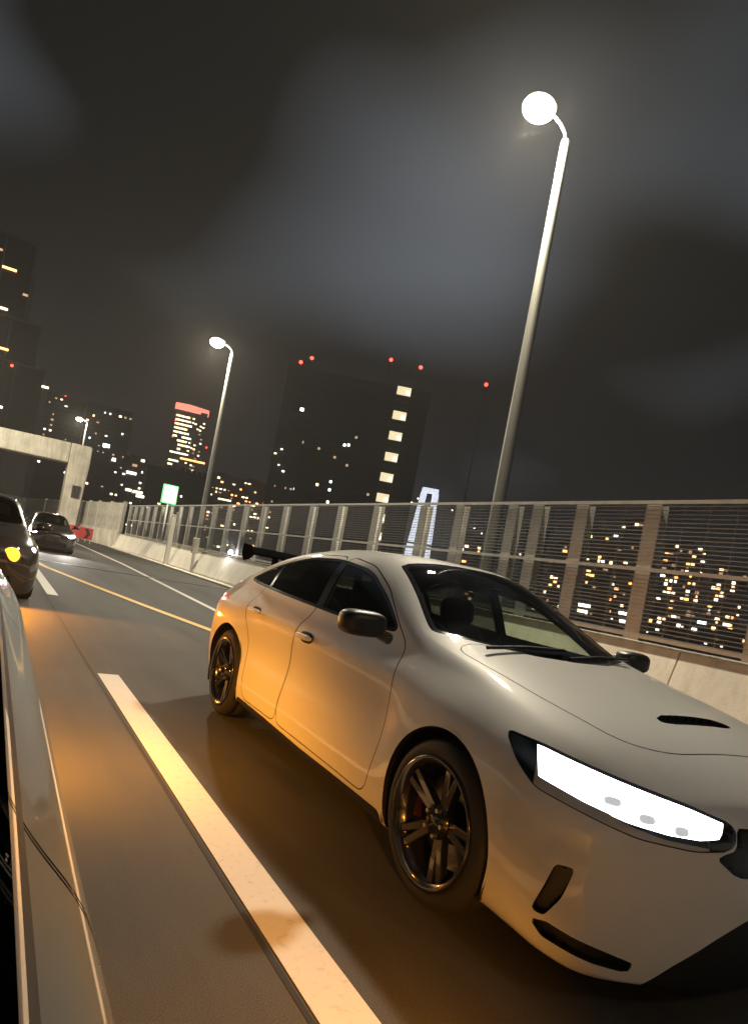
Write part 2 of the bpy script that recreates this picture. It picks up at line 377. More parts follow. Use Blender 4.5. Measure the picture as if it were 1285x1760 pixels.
# concrete portal over the road
po = empty('concrete_portal', (0, 58.5, 0), label='pale concrete portal frame spanning the road behind the cars', cat='portal')
def pport(name, poly, y0, y1): 
    m_ = MB(); m_.prism(poly, 'y', y0, y1); o = m_.build(name, 'pale_concrete', po); bv = o.modifiers.new('bevel', 'BEVEL'); bv.width = .09; bv.segments = 2; return o
pport('column', [(4.72, -.0), (6.02, -.0), (6.32, 5.95), (6.32, 7.35), (6.2, 7.5), (4.72, 7.5)], 0, 1.8)
pport('crossbeam', [(-10.2, 5.72), (4.70, 5.86), (4.70, 7.49), (-10.2, 7.2)], .02, 1.78)
pport('column', [(-11.6, 0), (-10.22, 0), (-10.22, 7.19), (-11.6, 7.19)], 0, 1.8)
# small panel sign on the portal column
tag_ = empty('panel_sign', (5.62, 58.44, 3.15), label='small dark double panel fixed to the concrete portal column', cat='sign')
m_ = MB(); m_.box(-.30, -.16, -.08, .05, .0, 1.0, .01); m_.build('narrow_panel', 'dark_metal', tag_)
m_ = MB(); m_.box(-.12, .30, -.08, .05, .02, 1.0, .01); m_.build('wide_panel', 'dark_metal', tag_)
m_ = MB(); m_.box(-.2, .2, .05, .062, .4, .6); m_.build('bracket', 'galvanised', tag_)
# far ramp wall seen through the portal
rw_ = empty('ramp_wall', (-4, 118, 0), label='distant grey ramp wall seen through the concrete portal', cat='wall')
m_ = MB(); m_.box(-26, 22, 0, .5, 1.9, 3.6, .04); m_.build('parapet', 'concrete', rw_)
m_ = MB(); m_.box(-26, 22, -.4, 1.2, .4, 1.88, .04); m_.build('deck_edge', 'concrete', rw_)
for xx in (-18, -6, 4.6, 15): 
    m_ = MB(); m_.box(xx - .4, xx + .4, .0, .8, -13, .41); m_.build('pier', 'concrete', rw_)

# ------------------------------------------------------------------ street lamps
def street_lamp(loc, label, watts, seen=True, arm=.72, hgt=9.9, rot=0.0):
    t = empty('street_lamp', loc, rot, label=label, cat='street lamp', group='street lamps along the fence')
    m_ = MB(); m_.lathe([(.0, .0), (.17, .0), (.17, .03), (.155, .05), (.125, 1.6), (.085, hgt - .35), (.078, hgt - .1), (.0, hgt - .05)], 20, 'z'); m_.build('pole', 'pole_paint', t, True)
    m_ = MB(); m_.box(-.22, .22, -.22, .22, -.0, .03, .006); m_.build('base_plate', 'galvanised', t)
    m_ = MB(); m_.tube([(0, 0, hgt - .14), (-.05, 0, hgt + .02), (-.18, 0, hgt + .12), (-arm + .3, 0, hgt + .2)], .03, 10); m_.build('arm', 'pole_paint', t, True)
    hd = MB(); hd.ellipsoid((-arm + .05, 0, hgt + .27), (.30, .15, .06), 12, 2.8); hd.build('lamp_head', 'galvanised', t, True)
    ln = MB(); ln.ellipsoid((-arm - .02, 0, hgt + .13), (.31, .28, .19), 14, 2.0); o = ln.build('lens', 'street_lens', t, True)  # lens enlarged to a ball, its size imitating the lamp's glare
    ld = bpy.data.lights.new('street_light', 'POINT'); ld.energy = watts; ld.color = (1.0, .87, .65); ld.shadow_soft_size = .3
    lo = bpy.data.objects.new('street_light', ld); link(lo, t); lo.location = (-arm - .06, 0, hgt - .14)
    return t
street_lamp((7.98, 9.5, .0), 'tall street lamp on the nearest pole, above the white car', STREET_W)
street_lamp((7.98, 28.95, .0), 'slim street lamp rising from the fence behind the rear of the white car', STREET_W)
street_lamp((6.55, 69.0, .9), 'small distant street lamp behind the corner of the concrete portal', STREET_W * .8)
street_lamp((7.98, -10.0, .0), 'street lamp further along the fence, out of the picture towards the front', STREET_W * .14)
for yy_, wt_ in ((47.0, 1.9),):  # out-of-view lamp added to brighten the portal front
    street_lamp((-5.1, yy_, .0), { 47.0: 'unseen street lamp added across the carriageway to light the concrete portal'}[yy_], STREET_W * wt_, rot=math.pi)

# ------------------------------------------------------------------ roadside pieces
sg = empty('lit_sign', (7.62, 34.3, 1.03), label='small glowing green and white sign on a post behind the mesh fence', cat='sign')
m_ = MB(); m_.lathe([(0, 0), (.045, 0), (.045, 2.0), (0, 2.0)], 12, 'z'); m_.build('post', 'galvanised', sg, True)
m_ = MB(); m_.box(-.37, .37, -.09, .09, 1.98, 2.94, .02); m_.build('sign_box', 'green_sign', sg)
for s_ in (-1, 1):
    m_ = MB(); m_.box(-.32, .32, s_ * .092 - .004, s_ * .092 + .004, 2.04, 2.88, .003); m_.build('sign_face', 'sign_face', sg)
# marker post and small box in front of the wall
mk = empty('marker_post', (7.28, 31.0, .0), label='white marker post standing against the parapet wall', cat='post')
m_ = MB(); m_.box(-.11, .11, -.06, .06, 0, 2.35, .02); m_.build('post', 'white_line', mk)
m_ = MB(); m_.box(-.12, .12, -.07, .07, 2.352, 2.40, .01); m_.build('cap', 'galvanised', mk)
bx = empty('junction_box', (7.37, 26.9, .0), label='small pale utility box on a stem at the parapet wall', cat='utility box')
m_ = MB(); m_.box(-.12, .12, -.1, .1, .85, 1.5, .02); m_.build('box', 'pale_concrete', bx)
m_ = MB(); m_.box(-.05, .05, -.05, .05, 0, .848); m_.build('stem', 'galvanised', bx)
# small glowing globe and light added on the coping for a bright spot
wl = empty('glow_globe', (7.66, 23.2, 1.035), label='small bright white globe added on the wall coping behind the black wing', cat='lamp')
m_ = MB(); m_.lathe([(0, 0), (.05, 0), (.05, .08), (0, .08)], 12, 'z'); m_.build('base', 'dark_metal', wl, True)
m_ = MB(); m_.ellipsoid((0, 0, .15), (.085, .085, .085), 10); m_.build('globe', 'lamp_white', wl, True)
ld = bpy.data.lights.new('glow_globe_light', 'POINT'); ld.energy = 16; ld.color = (1, .97, .92); ld.shadow_soft_size = .08
lo = bpy.data.objects.new('glow_globe_light', ld); link(lo, wl); lo.location = (-.22, 0, .17)
# red chevron boards at the bend
for i, (cx_, cy_) in enumerate(((5.5, 46.5), (5.6, 50.0), (5.5, 54.0))):
    c_ = empty('chevron_board', (cx_, cy_, 0), label=['red chevron board nearest the fence at the portal foot', 'middle red chevron board of the three at the portal foot', 'red chevron board furthest from the fence, at the portal foot'][i], cat='road sign', group='red chevron boards by the portal')
    m_ = MB(); m_.box(-.45, .45, -.02, .02, .25, 1.0, .01); m_.build('board', 'chevron_red', c_)
    for s_ in (-1, 1):
        m_ = MB(); m_.prism([(-.08, .3), (.14, .3), (.30, .62), (.14, .95), (-.08, .95), (.08, .62)], 'y', s_ * .024 - .002, s_ * .024 + .002); m_.build('chevron', 'chevron_dark', c_)
    for s_ in (-1, 1):
        m_ = MB(); m_.box(s_ * .35 - .03, s_ * .35 + .03, -.03, .03, 0, .252); m_.build('leg', 'galvanised', c_)

# ================================================================== cars: lofted skins cut into panels along smooth outlines
def pchip(xk, yk, x):
    xk = np.asarray(xk, float); yk = np.asarray(yk, float); h = np.diff(xk); d = np.diff(yk, axis=0) / (h[:, None] if yk.ndim > 1 else h)
    hh = h[:, None] if yk.ndim > 1 else h
    m = np.zeros_like(yk); w1 = 2 * hh[1:] + hh[:-1]; w2 = hh[1:] + 2 * hh[:-1]
    ok = d[:-1] * d[1:] > 0
    with np.errstate(divide='ignore', invalid='ignore'): mi = (w1 + w2) / (w1 / d[:-1] + w2 / d[1:])
    m[1:-1] = np.where(ok, mi, 0); m[0] = d[0]; m[-1] = d[-1]
    i = np.clip(np.searchsorted(xk, x, side='right') - 1, 0, len(xk) - 2); t = (x - xk[i]) / h[i]
    if yk.ndim > 1: t = t[:, None]; H = h[i][:, None]
    else: H = h[i]
    return (2 * t**3 - 3 * t**2 + 1) * yk[i] + (t**3 - 2 * t**2 + t) * H * m[i] + (-2 * t**3 + 3 * t**2) * yk[i + 1] + (t**3 - t**2) * H * m[i + 1]

class Skin:
    def __init__(s, V, N, F): s.V, s.N, s.F = V, N, F
    def split(s, fn):
        """cut along fn(V) = 0; returns (inside, outside)"""
        v = fn(s.V); F = s.F; pos = v > 0; c = pos[F].sum(1)
        fin = [F[c == 3]]; fout = [F[c == 0]]; V, N = s.V, s.N
        for lone_pos in (True, False):
            M = F[c == (1 if lone_pos else 2)]
            if not len(M): continue
            L = (pos[M] if lone_pos else ~pos[M]).argmax(1); r = np.arange(len(M))
            a, b, d = M[r, L], M[r, (L + 1) % 3], M[r, (L + 2) % 3]
            n0 = len(V); E1 = np.sort(np.stack([a, b], 1), 1); E2 = np.sort(np.stack([a, d], 1), 1)
            U, inv = np.unique(np.concatenate([E1, E2]), axis=0, return_inverse=True); inv = inv.ravel()
            vv = np.concatenate([v, np.zeros(n0 - len(v))]); tt = (vv[U[:, 0]] / (vv[U[:, 0]] - vv[U[:, 1]]))[:, None]
            nV = V[U[:, 0]] * (1 - tt) + V[U[:, 1]] * tt; nN = N[U[:, 0]] * (1 - tt) + N[U[:, 1]] * tt
            V = np.concatenate([V, nV]); N = np.concatenate([N, nN])
            ab = n0 + inv[:len(M)]; ad = n0 + inv[len(M):]
            lone = np.stack([a, ab, ad], 1); quad = np.concatenate([np.stack([ab, b, d], 1), np.stack([ab, d, ad], 1)])
            (fin if lone_pos else fout).append(lone); (fout if lone_pos else fin).append(quad)
        return Skin(V, N, np.concatenate(fin)), Skin(V, N, np.concatenate(fout))
    def compact(s, off=0.0, flip=False):
        u, inv = np.unique(s.F, return_inverse=True); F = inv.reshape(-1, 3); N = s.N[u]; N = N / np.maximum(1e-9, np.linalg.norm(N, axis=1))[:, None]
        V = s.V[u] + N * off
        if flip: F = F[:, ::-1]; N = -N
        return V, N, F
    def build(s, name, m, parent, off=0.0, flip=False):
        if not len(s.F): return None
        V, N, F = s.compact(off, flip); me = bpy.data.meshes.new(name)
        me.vertices.add(len(V)); me.vertices.foreach_set('co', V.astype(np.float32).ravel())
        me.loops.add(F.size); me.loops.foreach_set('vertex_index', F.astype(np.int32).ravel())
        me.polygons.add(len(F)); me.polygons.foreach_set('loop_start', np.arange(0, F.size, 3, dtype=np.int32))
        me.polygons.foreach_set('use_smooth', np.ones(len(F), bool)); me.update(); me.validate()
        me.normals_split_custom_set_from_vertices([tuple(n) for n in N])
        me.materials.append(MATS[m]); return link(bpy.data.objects.new(name, me), parent)
def join_skins(L):
    V = []; N = []; F = []; n = 0
    for s in L:
        if not len(s.F): continue
        v, nn, f = s.compact(); V.append(v); N.append(nn); F.append(f + n); n += len(v)
    return Skin(np.concatenate(V), np.concatenate(N), np.concatenate(F))

def rounded(P, r):
    P = np.asarray(P, float); n = len(P); out = []
    for i in range(n):
        A, B, C = P[i - 1], P[i], P[(i + 1) % n]; u, w = A - B, C - B; lu, lw = np.hypot(*u), np.hypot(*w)
        a = B + u / lu * min(r, .45 * lu); c = B + w / lw * min(r, .45 * lw)
        for t in (0, .25, .5, .75, 1): out.append((1 - t)**2 * a + 2 * t * (1 - t) * B + t * t * c)
    return np.array(out)
def sdf(P, a, b):
    """signed distance, positive inside polygon P"""
    q = np.stack([a, b], 1); d = np.full(len(q), 1e9); ins = np.zeros(len(q), bool)
    for i in range(len(P)):
        A, B = P[i], P[(i + 1) % len(P)]; e = B - A; w = q - A
        t = np.clip((w @ e) / max(1e-12, e @ e), 0, 1); d = np.minimum(d, np.hypot(*(w - t[:, None] * e).T))
        cr = ((A[1] > q[:, 1]) != (B[1] > q[:, 1])); 
        with np.errstate(divide='ignore', invalid='ignore'): xx = (B[0] - A[0]) * (q[:, 1] - A[1]) / (B[1] - A[1]) + A[0]
        ins ^= cr & (q[:, 0] < xx)
    return np.where(ins, d, -d)

def loft(rows, sub=9, prof=9):
    """rows: (x, bow, [(y,z)*8]) from tail to nose -> closed skin; car frame x forward, y to the car's left, z up"""
    u = np.arange(len(rows), dtype=float); X = np.array([r[0] for r in rows]); B = np.array([r[1] for r in rows]); K = np.array([np.ravel([(0.0, r[2][0][1])] + list(r[2])) for r in rows])
    uu = np.linspace(0, len(rows) - 1, (len(rows) - 1) * sub + 1)
    xs, bs, ks = pchip(u, X, uu), pchip(u, B, uu), pchip(u, K, uu).reshape(len(uu), -1, 2)
    nk = ks.shape[1]
    full = np.concatenate([ks, (ks * [-1, 1])[:, -2::-1]], 1)      # across the centre to the other side
    n = full.shape[1]; S = []
    for j in range(n - 1):
        p0, p1, p2, p3 = full[:, max(j - 1, 0)], full[:, j], full[:, j + 1], full[:, min(j + 2, n - 1)]
        def kn(a, b): return np.maximum(1e-4, np.linalg.norm(b - a, axis=1)) ** .5
        t01, t12, t23 = kn(p0, p1), kn(p1, p2), kn(p2, p3)
        m1 = (p2 - p1) + t12[:, None] * ((p1 - p0) / t01[:, None] - (p2 - p0) / (t01 + t12)[:, None])
        m2 = (p2 - p1) + t12[:, None] * ((p3 - p2) / t23[:, None] - (p3 - p1) / (t12 + t23)[:, None])
        for k in range(prof):
            t = k / prof
            S.append((2 * t**3 - 3 * t**2 + 1) * p1 + (t**3 - 2 * t**2 + t) * m1 + (-2 * t**3 + 3 * t**2) * p2 + (t**3 - t**2) * m2)
    S.append(full[:, -1]); S = np.stack(S, 1)
    G = np.zeros(S.shape[:2] + (3,)); G[..., 1:] = S
    G[..., 0] = xs[:, None] - bs[:, None] * (np.abs(S[..., 0]) / .9) ** 2.4 * np.sign(xs + 1.3)[:, None]
    du = np.gradient(G, axis=0); dv = np.gradient(G, axis=1); N = np.cross(dv, du)
    ln = np.linalg.norm(N, axis=2, keepdims=True); N = N / np.maximum(ln, 1e-9)
    nu, nv = G.shape[:2]; idx = np.arange(nu * nv).reshape(nu, nv)
    a, b, c, d = idx[:-1, :-1].ravel(), idx[1:, :-1].ravel(), idx[1:, 1:].ravel(), idx[:-1, 1:].ravel()
    F = np.concatenate([np.stack([a, c, b], 1), np.stack([a, d, c], 1)])
    V = G.reshape(-1, 3); N = N.reshape(-1, 3)
    fn = np.cross(V[F[:, 1]] - V[F[:, 0]], V[F[:, 2]] - V[F[:, 0]]); ok = np.linalg.norm(fn, axis=1) > 1e-10; F = F[ok]; fn = fn[ok]
    # orient outwards
    ctr = V.mean(0); 
    top = N[idx[nu // 2, nv // 2]]
    if top[2] < 0: N = -N
    flip = (fn * N[F].mean(1)).sum(1) < 0; F[flip] = F[flip][:, ::-1]
    return Skin(V, N, F)

def wheel(parent, loc, side, r, w, rim_r, spokes, mats, face=0.0, calip=None, dual=True):
    """side=+1 outer face towards +y; car > wheel > tyre, rim, spoke, brake_disc, caliper, hub"""
    e = empty('wheel', loc, 0, parent=parent)
    def S(p): return [(a, b * side) for a, b in p]
    t = MB(); hw = w / 2
    t.lathe(S([(rim_r - .008, -hw + .01), (rim_r + .02, -hw), (r - .03, -hw + .004), (r - .008, -hw + .02), (r, -hw + .045), (r, -.06), (r - .006, -.057), (r - .006, -.047), (r, -.044), (r, .044), (r - .006, .047), (r - .006, .057), (r, .06), (r, hw - .045), (r - .008, hw - .02), (r - .03, hw - .004), (rim_r + .02, hw), (rim_r - .008, hw - .01)]), 64)
    t.build('tyre', 'rubber', e, True)
    b = MB(); b.lathe(S([(rim_r - .004, -hw + .012), (rim_r - .03, -hw + .03), (rim_r - .04, 0), (rim_r - .034, hw - .05), (rim_r - .018, hw - .022), (rim_r + .008, hw - .004), (rim_r + .010, hw + .004), (rim_r - .002, hw + .005), (rim_r - .022, hw - .012)]), 64); b.build('rim', mats[0], e, True)
    fy = hw - .02 + face
    sp = None; ang = []
    for k in range(spokes):
        a = 2 * math.pi * k / spokes
        ang += [a - .13, a + .13] if dual else [a]
    for a in ang:
        if sp is None:
            m_ = MB(); wd = .016 if dual else .028
            P = [(.05, -wd * 1.25, fy - .030), (.05, wd * 1.25, fy - .030), (rim_r - .02, wd, fy), (rim_r - .02, -wd, fy)]
            V = [(x_, side * yy, z_) for x_, z_, yy in P] + [(x_, side * (yy - .035), z_) for x_, z_, yy in P]
            V = [(x_ * 1, y_, z_) for x_, y_, z_ in V]
            m_.add(V, [(0, 1, 2, 3), (7, 6, 5, 4), (0, 4, 5, 1), (1, 5, 6, 2), (2, 6, 7, 3), (3, 7, 4, 0)]); sp = m_.build('spoke', mats[0], e); o = sp
            bv = sp.modifiers.new('bevel', 'BEVEL'); bv.width = .005; bv.segments = 2
        else: o = sp.copy(); COL.objects.link(o); o.parent = e
        o.rotation_euler = (0, -a, 0)
    h = MB(); h.lathe(S([(0, fy - .006), (.03, fy - .006), (.034, fy - .012), (.066, fy - .02), (.07, fy - .06), (0, fy - .06)]), 32); h.build('hub', mats[0], e, True)
    for k in range(5):
        a = 2 * math.pi * k / 5; m_ = MB(); m_.lathe(S([(0, fy + .002), (.009, fy + .002), (.009, fy - .03)]), 8, c=(.052 * math.cos(a), 0, .052 * math.sin(a))); m_.build('wheel_nut', 'disc_steel', e)
    d = MB(); d.lathe(S([(.09, .01), (rim_r - .06, .01), (rim_r - .06, -.02), (.09, -.02)]), 40, close=True); d.build('brake_disc', 'disc_steel', e)
    if calip:
        c = MB(); rr = rim_r - .075; c.prism([(rr * math.cos(q) , rr * math.sin(q)) for q in np.linspace(R(150), R(215), 8)] + [((rr + .052) * math.cos(q), (rr + .052) * math.sin(q)) for q in np.linspace(R(215), R(150), 8)], 'y', side * -.03, side * .045); c.build('caliper', calip, e)
    return e

def cut_both(poly, ax, rad=.035, gate=None):
    """region function: polygon in a side view (x,z), top view (x,y abs) or diagonal corner view (x-|y|, z)"""
    P = rounded(poly, rad)
    def f(V):
        a = {'xz': V[:, 0], 'xy': V[:, 0], 'qz': V[:, 0] - np.abs(V[:, 1]), 'rz': -V[:, 0] - np.abs(V[:, 1]), 'yz': np.abs(V[:, 1])}[ax]
        b = {'xz': V[:, 2], 'xy': np.abs(V[:, 1]), 'qz': V[:, 2], 'rz': V[:, 2], 'yz': V[:, 2]}[ax]
        s = sdf(P, a, b)
        if gate is not None: s = np.minimum(s, gate(V))
        return s
    return f
def sides(s):
    L, Rr = s.split(lambda V: V[:, 1]); return L, Rr

class CarBuilder:
    def __init__(s, root, skin, paint): s.root, s.sk, s.paint, s.gaps, s.shell = root, skin, paint, [], []
    def cut(s, fn): a, s.sk = s.sk.split(fn); return a
    def drop(s, fn): s.cut(fn)
    def part(s, name, fn, m, off=0.0, per_side=False, gap=0.0, shell=False):
        if gap: 
            a = s.cut(lambda V: fn(V) + gap); a, g = a.split(lambda V: fn(V) - gap); s.gaps.append(g)
        else: a = s.cut(fn)
        if shell: s.shell.append(a)
        if per_side: return [k.build(name, m, s.root, off) for k in sides(a) if len(k.F)], a
        return [a.build(name, m, s.root, off)], a
    def recess(s, name, fn, m, depth, whole=False):
        """a shaped pocket: the cut-out pushed inwards plus its side walls"""
        a = s.cut(fn)
        for k in ([a] if whole else sides(a)):
            if not len(k.F): continue
            V, N, F = k.compact(); e = np.sort(np.concatenate([F[:, [0, 1]], F[:, [1, 2]], F[:, [2, 0]]]), 1)
            U, cnt = np.unique(e, axis=0, return_counts=True); bd = U[cnt == 1]
            # inward direction: mean normal, so that the floor is not distorted
            mn = N.mean(0); mn /= np.linalg.norm(mn); V2 = V - mn * depth; n = len(V)
            mesh_obj(name, np.concatenate([V, V2]), [tuple(f + n) for f in F] + [(b, c, c + n, b + n) for b, c in bd], m, s.root)
    def finish(s, interior='interior'):
        s.sk.build('body', s.paint, s.root)
        join_skins(s.gaps).build('panel_gaps', 'seam', s.root, -.006)
        lin = join_skins([s.sk] + s.shell); o = lin.build('interior_lining', interior, s.root, -.022, True)

def arch(cx, cz, r, ymin=.45):
    return lambda V: np.minimum(r - np.hypot(V[:, 0] - cx, V[:, 2] - cz), np.abs(V[:, 1]) - ymin)

def liner(root, cx, cz, r, y0, y1):
    m_ = MB(); n = 24; V = []; F = []
    for k in range(n + 1):
        a = R(-25) + R(230) * k / n
        V += [(cx + r * math.cos(a), y0, cz + r * math.sin(a)), (cx + r * math.cos(a), y1, cz + r * math.sin(a))]
    F = [(2 * k, 2 * k + 1, 2 * k + 3, 2 * k + 2) for k in range(n)]
    V += [(cx, y0, cz)]; F += [(2 * k, 2 * k + 2, len(V) - 1) for k in range(n)]
    m_.add(V, F).build('wheel_arch_liner', 'satin_black', root)

def seat(root, x, y, m='seat_cloth'):
    e = empty('seat', (x, y, .30), parent=root)
    m_ = MB(); m_.ellipsoid((0, 0, .12), (.27, .25, .10), 10, 3.2); m_.build('cushion', m, e, True)
    m_ = MB(); m_.ellipsoid((0, 0, .33), (.075, .25, .33), 10, 3.0); o = m_.build('backrest', m, e, True); o.location = (-.24, 0, .10); o.rotation_euler = (0, R(-16), 0)
    m_ = MB(); m_.ellipsoid((0, 0, 0), (.055, .14, .10), 8, 3.0); o = m_.build('headrest', m, e, True); o.location = (-.42, 0, .79); o.rotation_euler = (0, R(-12), 0)
def cabin(root, dash_x, dash_z, wheel_y, rows_):
    m_ = MB(); m_.prism([(dash_x + .35, .35), (dash_x + .35, dash_z - .03), (dash_x + .1, dash_z), (dash_x - .18, dash_z - .03), (dash_x - .24, dash_z - .14), (dash_x - .1, .35)], 'y', -.66, .66); o = m_.build('dashboard', 'interior', root); bv = o.modifiers.new('bevel', 'BEVEL'); bv.width = .03; bv.segments = 3
    e = empty('steering_wheel', (dash_x - .36, wheel_y, dash_z - .06), parent=root); e.rotation_euler = (0, R(-24), 0)
    m_ = MB(); pts = [(0, .18 * math.cos(a), .18 * math.sin(a)) for a in np.linspace(0, 2 * math.pi, 33)]; m_.tube(pts, .015, 8, False); m_.build('grip', 'satin_black', e, True)
    m_ = MB(); m_.box(-.01, .03, -.17, .17, -.03, .03, .01); m_.box(-.011, .031, -.025, .025, -.17, -.031, .01); m_.build('hub', 'satin_black', e)
    for x, ys in rows_:
        for y in ys: seat(root, x, y)

# ---------------------------------------------------------------- the white hatchback with the wing
def K(*p): return list(p)
WROWS = None
def white_car():
    global WROWS
    root = empty('car', (2.568, 2.014, 0), R(-90) + R(-.528), 'white sports hatchback with black wheels, black rear wing and lit headlamps', 'car')
    # car frame here: x forward, +y = the car's left.  world forward is -Y
    rows = WROWS = [
     (-3.665, .44, K((.60, .62), (.76, .62), (.82, .62), (.84, .62), (.80, .62), (.70, .62), (.45, .62), (0, .62))),
     (-3.66, .44, K((.60, .34), (.76, .35), (.82, .46), (.84, .60), (.80, .70), (.70, .76), (.45, .79), (0, .80))),
     (-3.64, .43, K((.60, .24), (.78, .24), (.84, .38), (.87, .60), (.84, .78), (.74, .90), (.50, .955), (0, .975))),
     (-3.58, .38, K((.60, .22), (.79, .22), (.86, .38), (.885, .62), (.86, .80), (.75, .935), (.55, .995), (0, 1.015))),
     (-3.42, .22, K((.62, .19), (.82, .20), (.895, .38), (.915, .62), (.88, .82), (.75, .955), (.60, 1.035), (0, 1.06))),
     (-3.15, .06, K((.64, .17), (.86, .19), (.925, .38), (.940, .62), (.90, .83), (.755, .965), (.60, 1.115), (0, 1.17))),
     (-2.735, .0, K((.68, .16), (.90, .19), (.940, .38), (.945, .60), (.905, .83), (.765, .965), (.585, 1.225), (0, 1.295))),
     (-2.30, 0, K((.70, .15), (.875, .17), (0.915, .31), (0.889, .58), (.880, .83), (.775, .955), (.575, 1.295), (0, 1.365))),
     (-1.85, 0, K((.70, .14), (.865, .16), (0.905, .31), (0.872, .58), (.868, .82), (.778, .942), (.568, 1.328), (0, 1.40))),
     (-1.45, 0, K((.70, .14), (.865, .16), (0.903, .31), (0.869, .58), (.864, .81), (.777, .932), (.565, 1.325), (0, 1.402))),
     (-1.15, 0, K((.70, .14), (.868, .16), (0.905, .31), (0.871, .58), (.862, .80), (.774, .925), (.585, 1.265), (0, 1.375))),
     (-.85, 0, K((.70, .14), (.872, .16), (0.908, .31), (0.874, .58), (.862, .79), (.770, .915), (.635, 1.135), (0, 1.255))),
     (-.55, 0, K((.70, .14), (.88, .16), (0.915, .31), (0.884, .58), (.866, .78), (.772, .900), (.690, .998), (0, 1.115))),
     (-.30, 0, K((.70, .14), (.89, .16), (.922, .34), (.922, .60), (.876, .77), (.775, .880), (.690, .948), (0, .998))),
     (0, .01, K((.69, .15), (.895, .17), (.935, .36), (.938, .60), (.885, .755), (.775, .855), (.66, .905), (0, .955))),
     (.30, .05, K((.68, .15), (.885, .17), (.930, .36), (.932, .56), (.885, .715), (.765, .81), (.62, .855), (0, .905))),
     (.55, .13, K((.66, .14), (.87, .16), (.915, .34), (.918, .52), (.875, .66), (.745, .755), (.58, .80), (0, .845))),
     (.74, .23, K((.62, .12), (.84, .14), (.885, .32), (.888, .48), (.850, .60), (.715, .685), (.54, .725), (0, .765))),
     (.84, .29, K((.58, .11), (.80, .13), (.845, .31), (.848, .46), (.815, .57), (.69, .635), (.52, .665), (0, .70))),
     (.885, .315, K((.55, .12), (.77, .145), (.815, .31), (.818, .45), (.785, .54), (.67, .59), (.50, .61), (0, .635))),
     (.90, .32, K((.53, .26), (.75, .27), (.795, .35), (.80, .43), (.765, .48), (.65, .50), (.48, .51), (0, .52))),
     (.90, .32, K((.53, .41), (.75, .41), (.795, .41), (.80, .41), (.765, .41), (.65, .41), (.48, .41), (0, .41))),
    ]
    cb = CarBuilder(root, loft(rows, 12, 12), 'white_paint')
    cb.drop(arch(0, .335, .352)); cb.drop(arch(-2.735, .335, .352))
    up = lambda V: V[:, 2] - .88
    # glass
    dlo = [(-.70, .965), (-.98, 1.125), (-1.30, 1.262), (-1.75, 1.300), (-2.20, 1.280), (-2.62, 1.195), (-2.95, 1.085), (-3.06, 1.035), (-2.9, 1.012), (-2.2, .985), (-1.4, .962)]
    side = cut_both(dlo, 'xz', .12, gate=lambda V: np.abs(V[:, 1]) - .3)
    ring, rs = cb.part('window_trim', side, 'gloss_black', -.001, True) if False else (None, None)
    a = cb.cut(side); inn, trim = a.split(lambda V: side(V) - .018)
    for k in sides(trim): k.build('window_trim', 'gloss_black', root, -.002)
    bp = lambda V: .045 - np.abs(V[:, 0] + 1.655 + (V[:, 2] - 1.0) * .10)
    cp = lambda V: .022 - np.abs(V[:, 0] + 2.56 + (V[:, 2] - 1.0) * .05)
    pil, inn = inn.split(bp); pil2, inn = inn.split(cp)
    for q in (pil, pil2):
        for k in sides(q): k.build('window_pillar', 'gloss_black', root, -.003)
    cb.shell += [trim, pil, pil2]
    fr, re = inn.split(lambda V: V[:, 0] + 1.655)
    r1, r2 = re.split(lambda V: V[:, 0] + 2.56)
    for g, mm in ((fr, 'front_glass'), (r1, 'privacy_glass'), (r2, 'privacy_glass')):
        for k in sides(g): k.build('side_window', mm, root, -.006)
    ws = [(-.245, 0), (-.275, .25), (-.40, .52), (-.545, .665), (-.62, .655), (-.90, .575), (-1.17, .52), (-1.20, .50), (-1.165, .25), (-1.15, 0), (-1.15, -.3), (-.245, -.3)]
    wsf = cut_both(ws, 'xy', .08, gate=up); a = cb.cut(wsf); inn, frit = a.split(lambda V: wsf(V) - .03)
    inn.build('windscreen', 'windscreen', root, -.005); frit.build('windscreen_frit', 'gloss_black', root, -.004); cb.shell.append(frit)
    rwf = cut_both([(-2.55, -.3), (-2.55, .44), (-2.62, .48), (-3.30, .53), (-3.36, .45), (-3.40, -.3)], 'xy', gate=lambda V: V[:, 2] - 1.0)
    cb.part('rear_window', rwf, 'privacy_glass', -.005)
    # headlamps, grille, intakes
    hl = [(-.60, .765), (-.40, .755), (-.05, .715), (.25, .682), (.47, .645), (.47, .575), (.30, .560), (.05, .570), (-.20, .605), (-.42, .635), (-.52, .69)]
    fx = lambda V: V[:, 0] - .12
    hlf = cut_both(hl, 'qz', gate=fx)
    a = cb.cut(lambda V: hlf(V) + .004); a, g = a.split(lambda V: hlf(V)); cb.gaps.append(g)
    drl = cut_both([(-.455, .80), (.42, .80), (.42, .605), (.33, .592), (.18, .594), (.0, .610), (-.20, .634), (-.415, .668)], 'qz', .008, gate=fx)
    lit, rest = a.split(drl)
    rest, hous = rest.split(lambda V: np.minimum(V[:, 0] - np.abs(V[:, 1]) + .43, .36 - V[:, 0] + np.abs(V[:, 1])))
    dk, ledge = rest.split(cut_both([(-.17, .640), (.02, .612), (.20, .598), (.37, .60), (.37, .572), (.16, .580), (-.02, .604)], 'qz', .008, gate=fx))
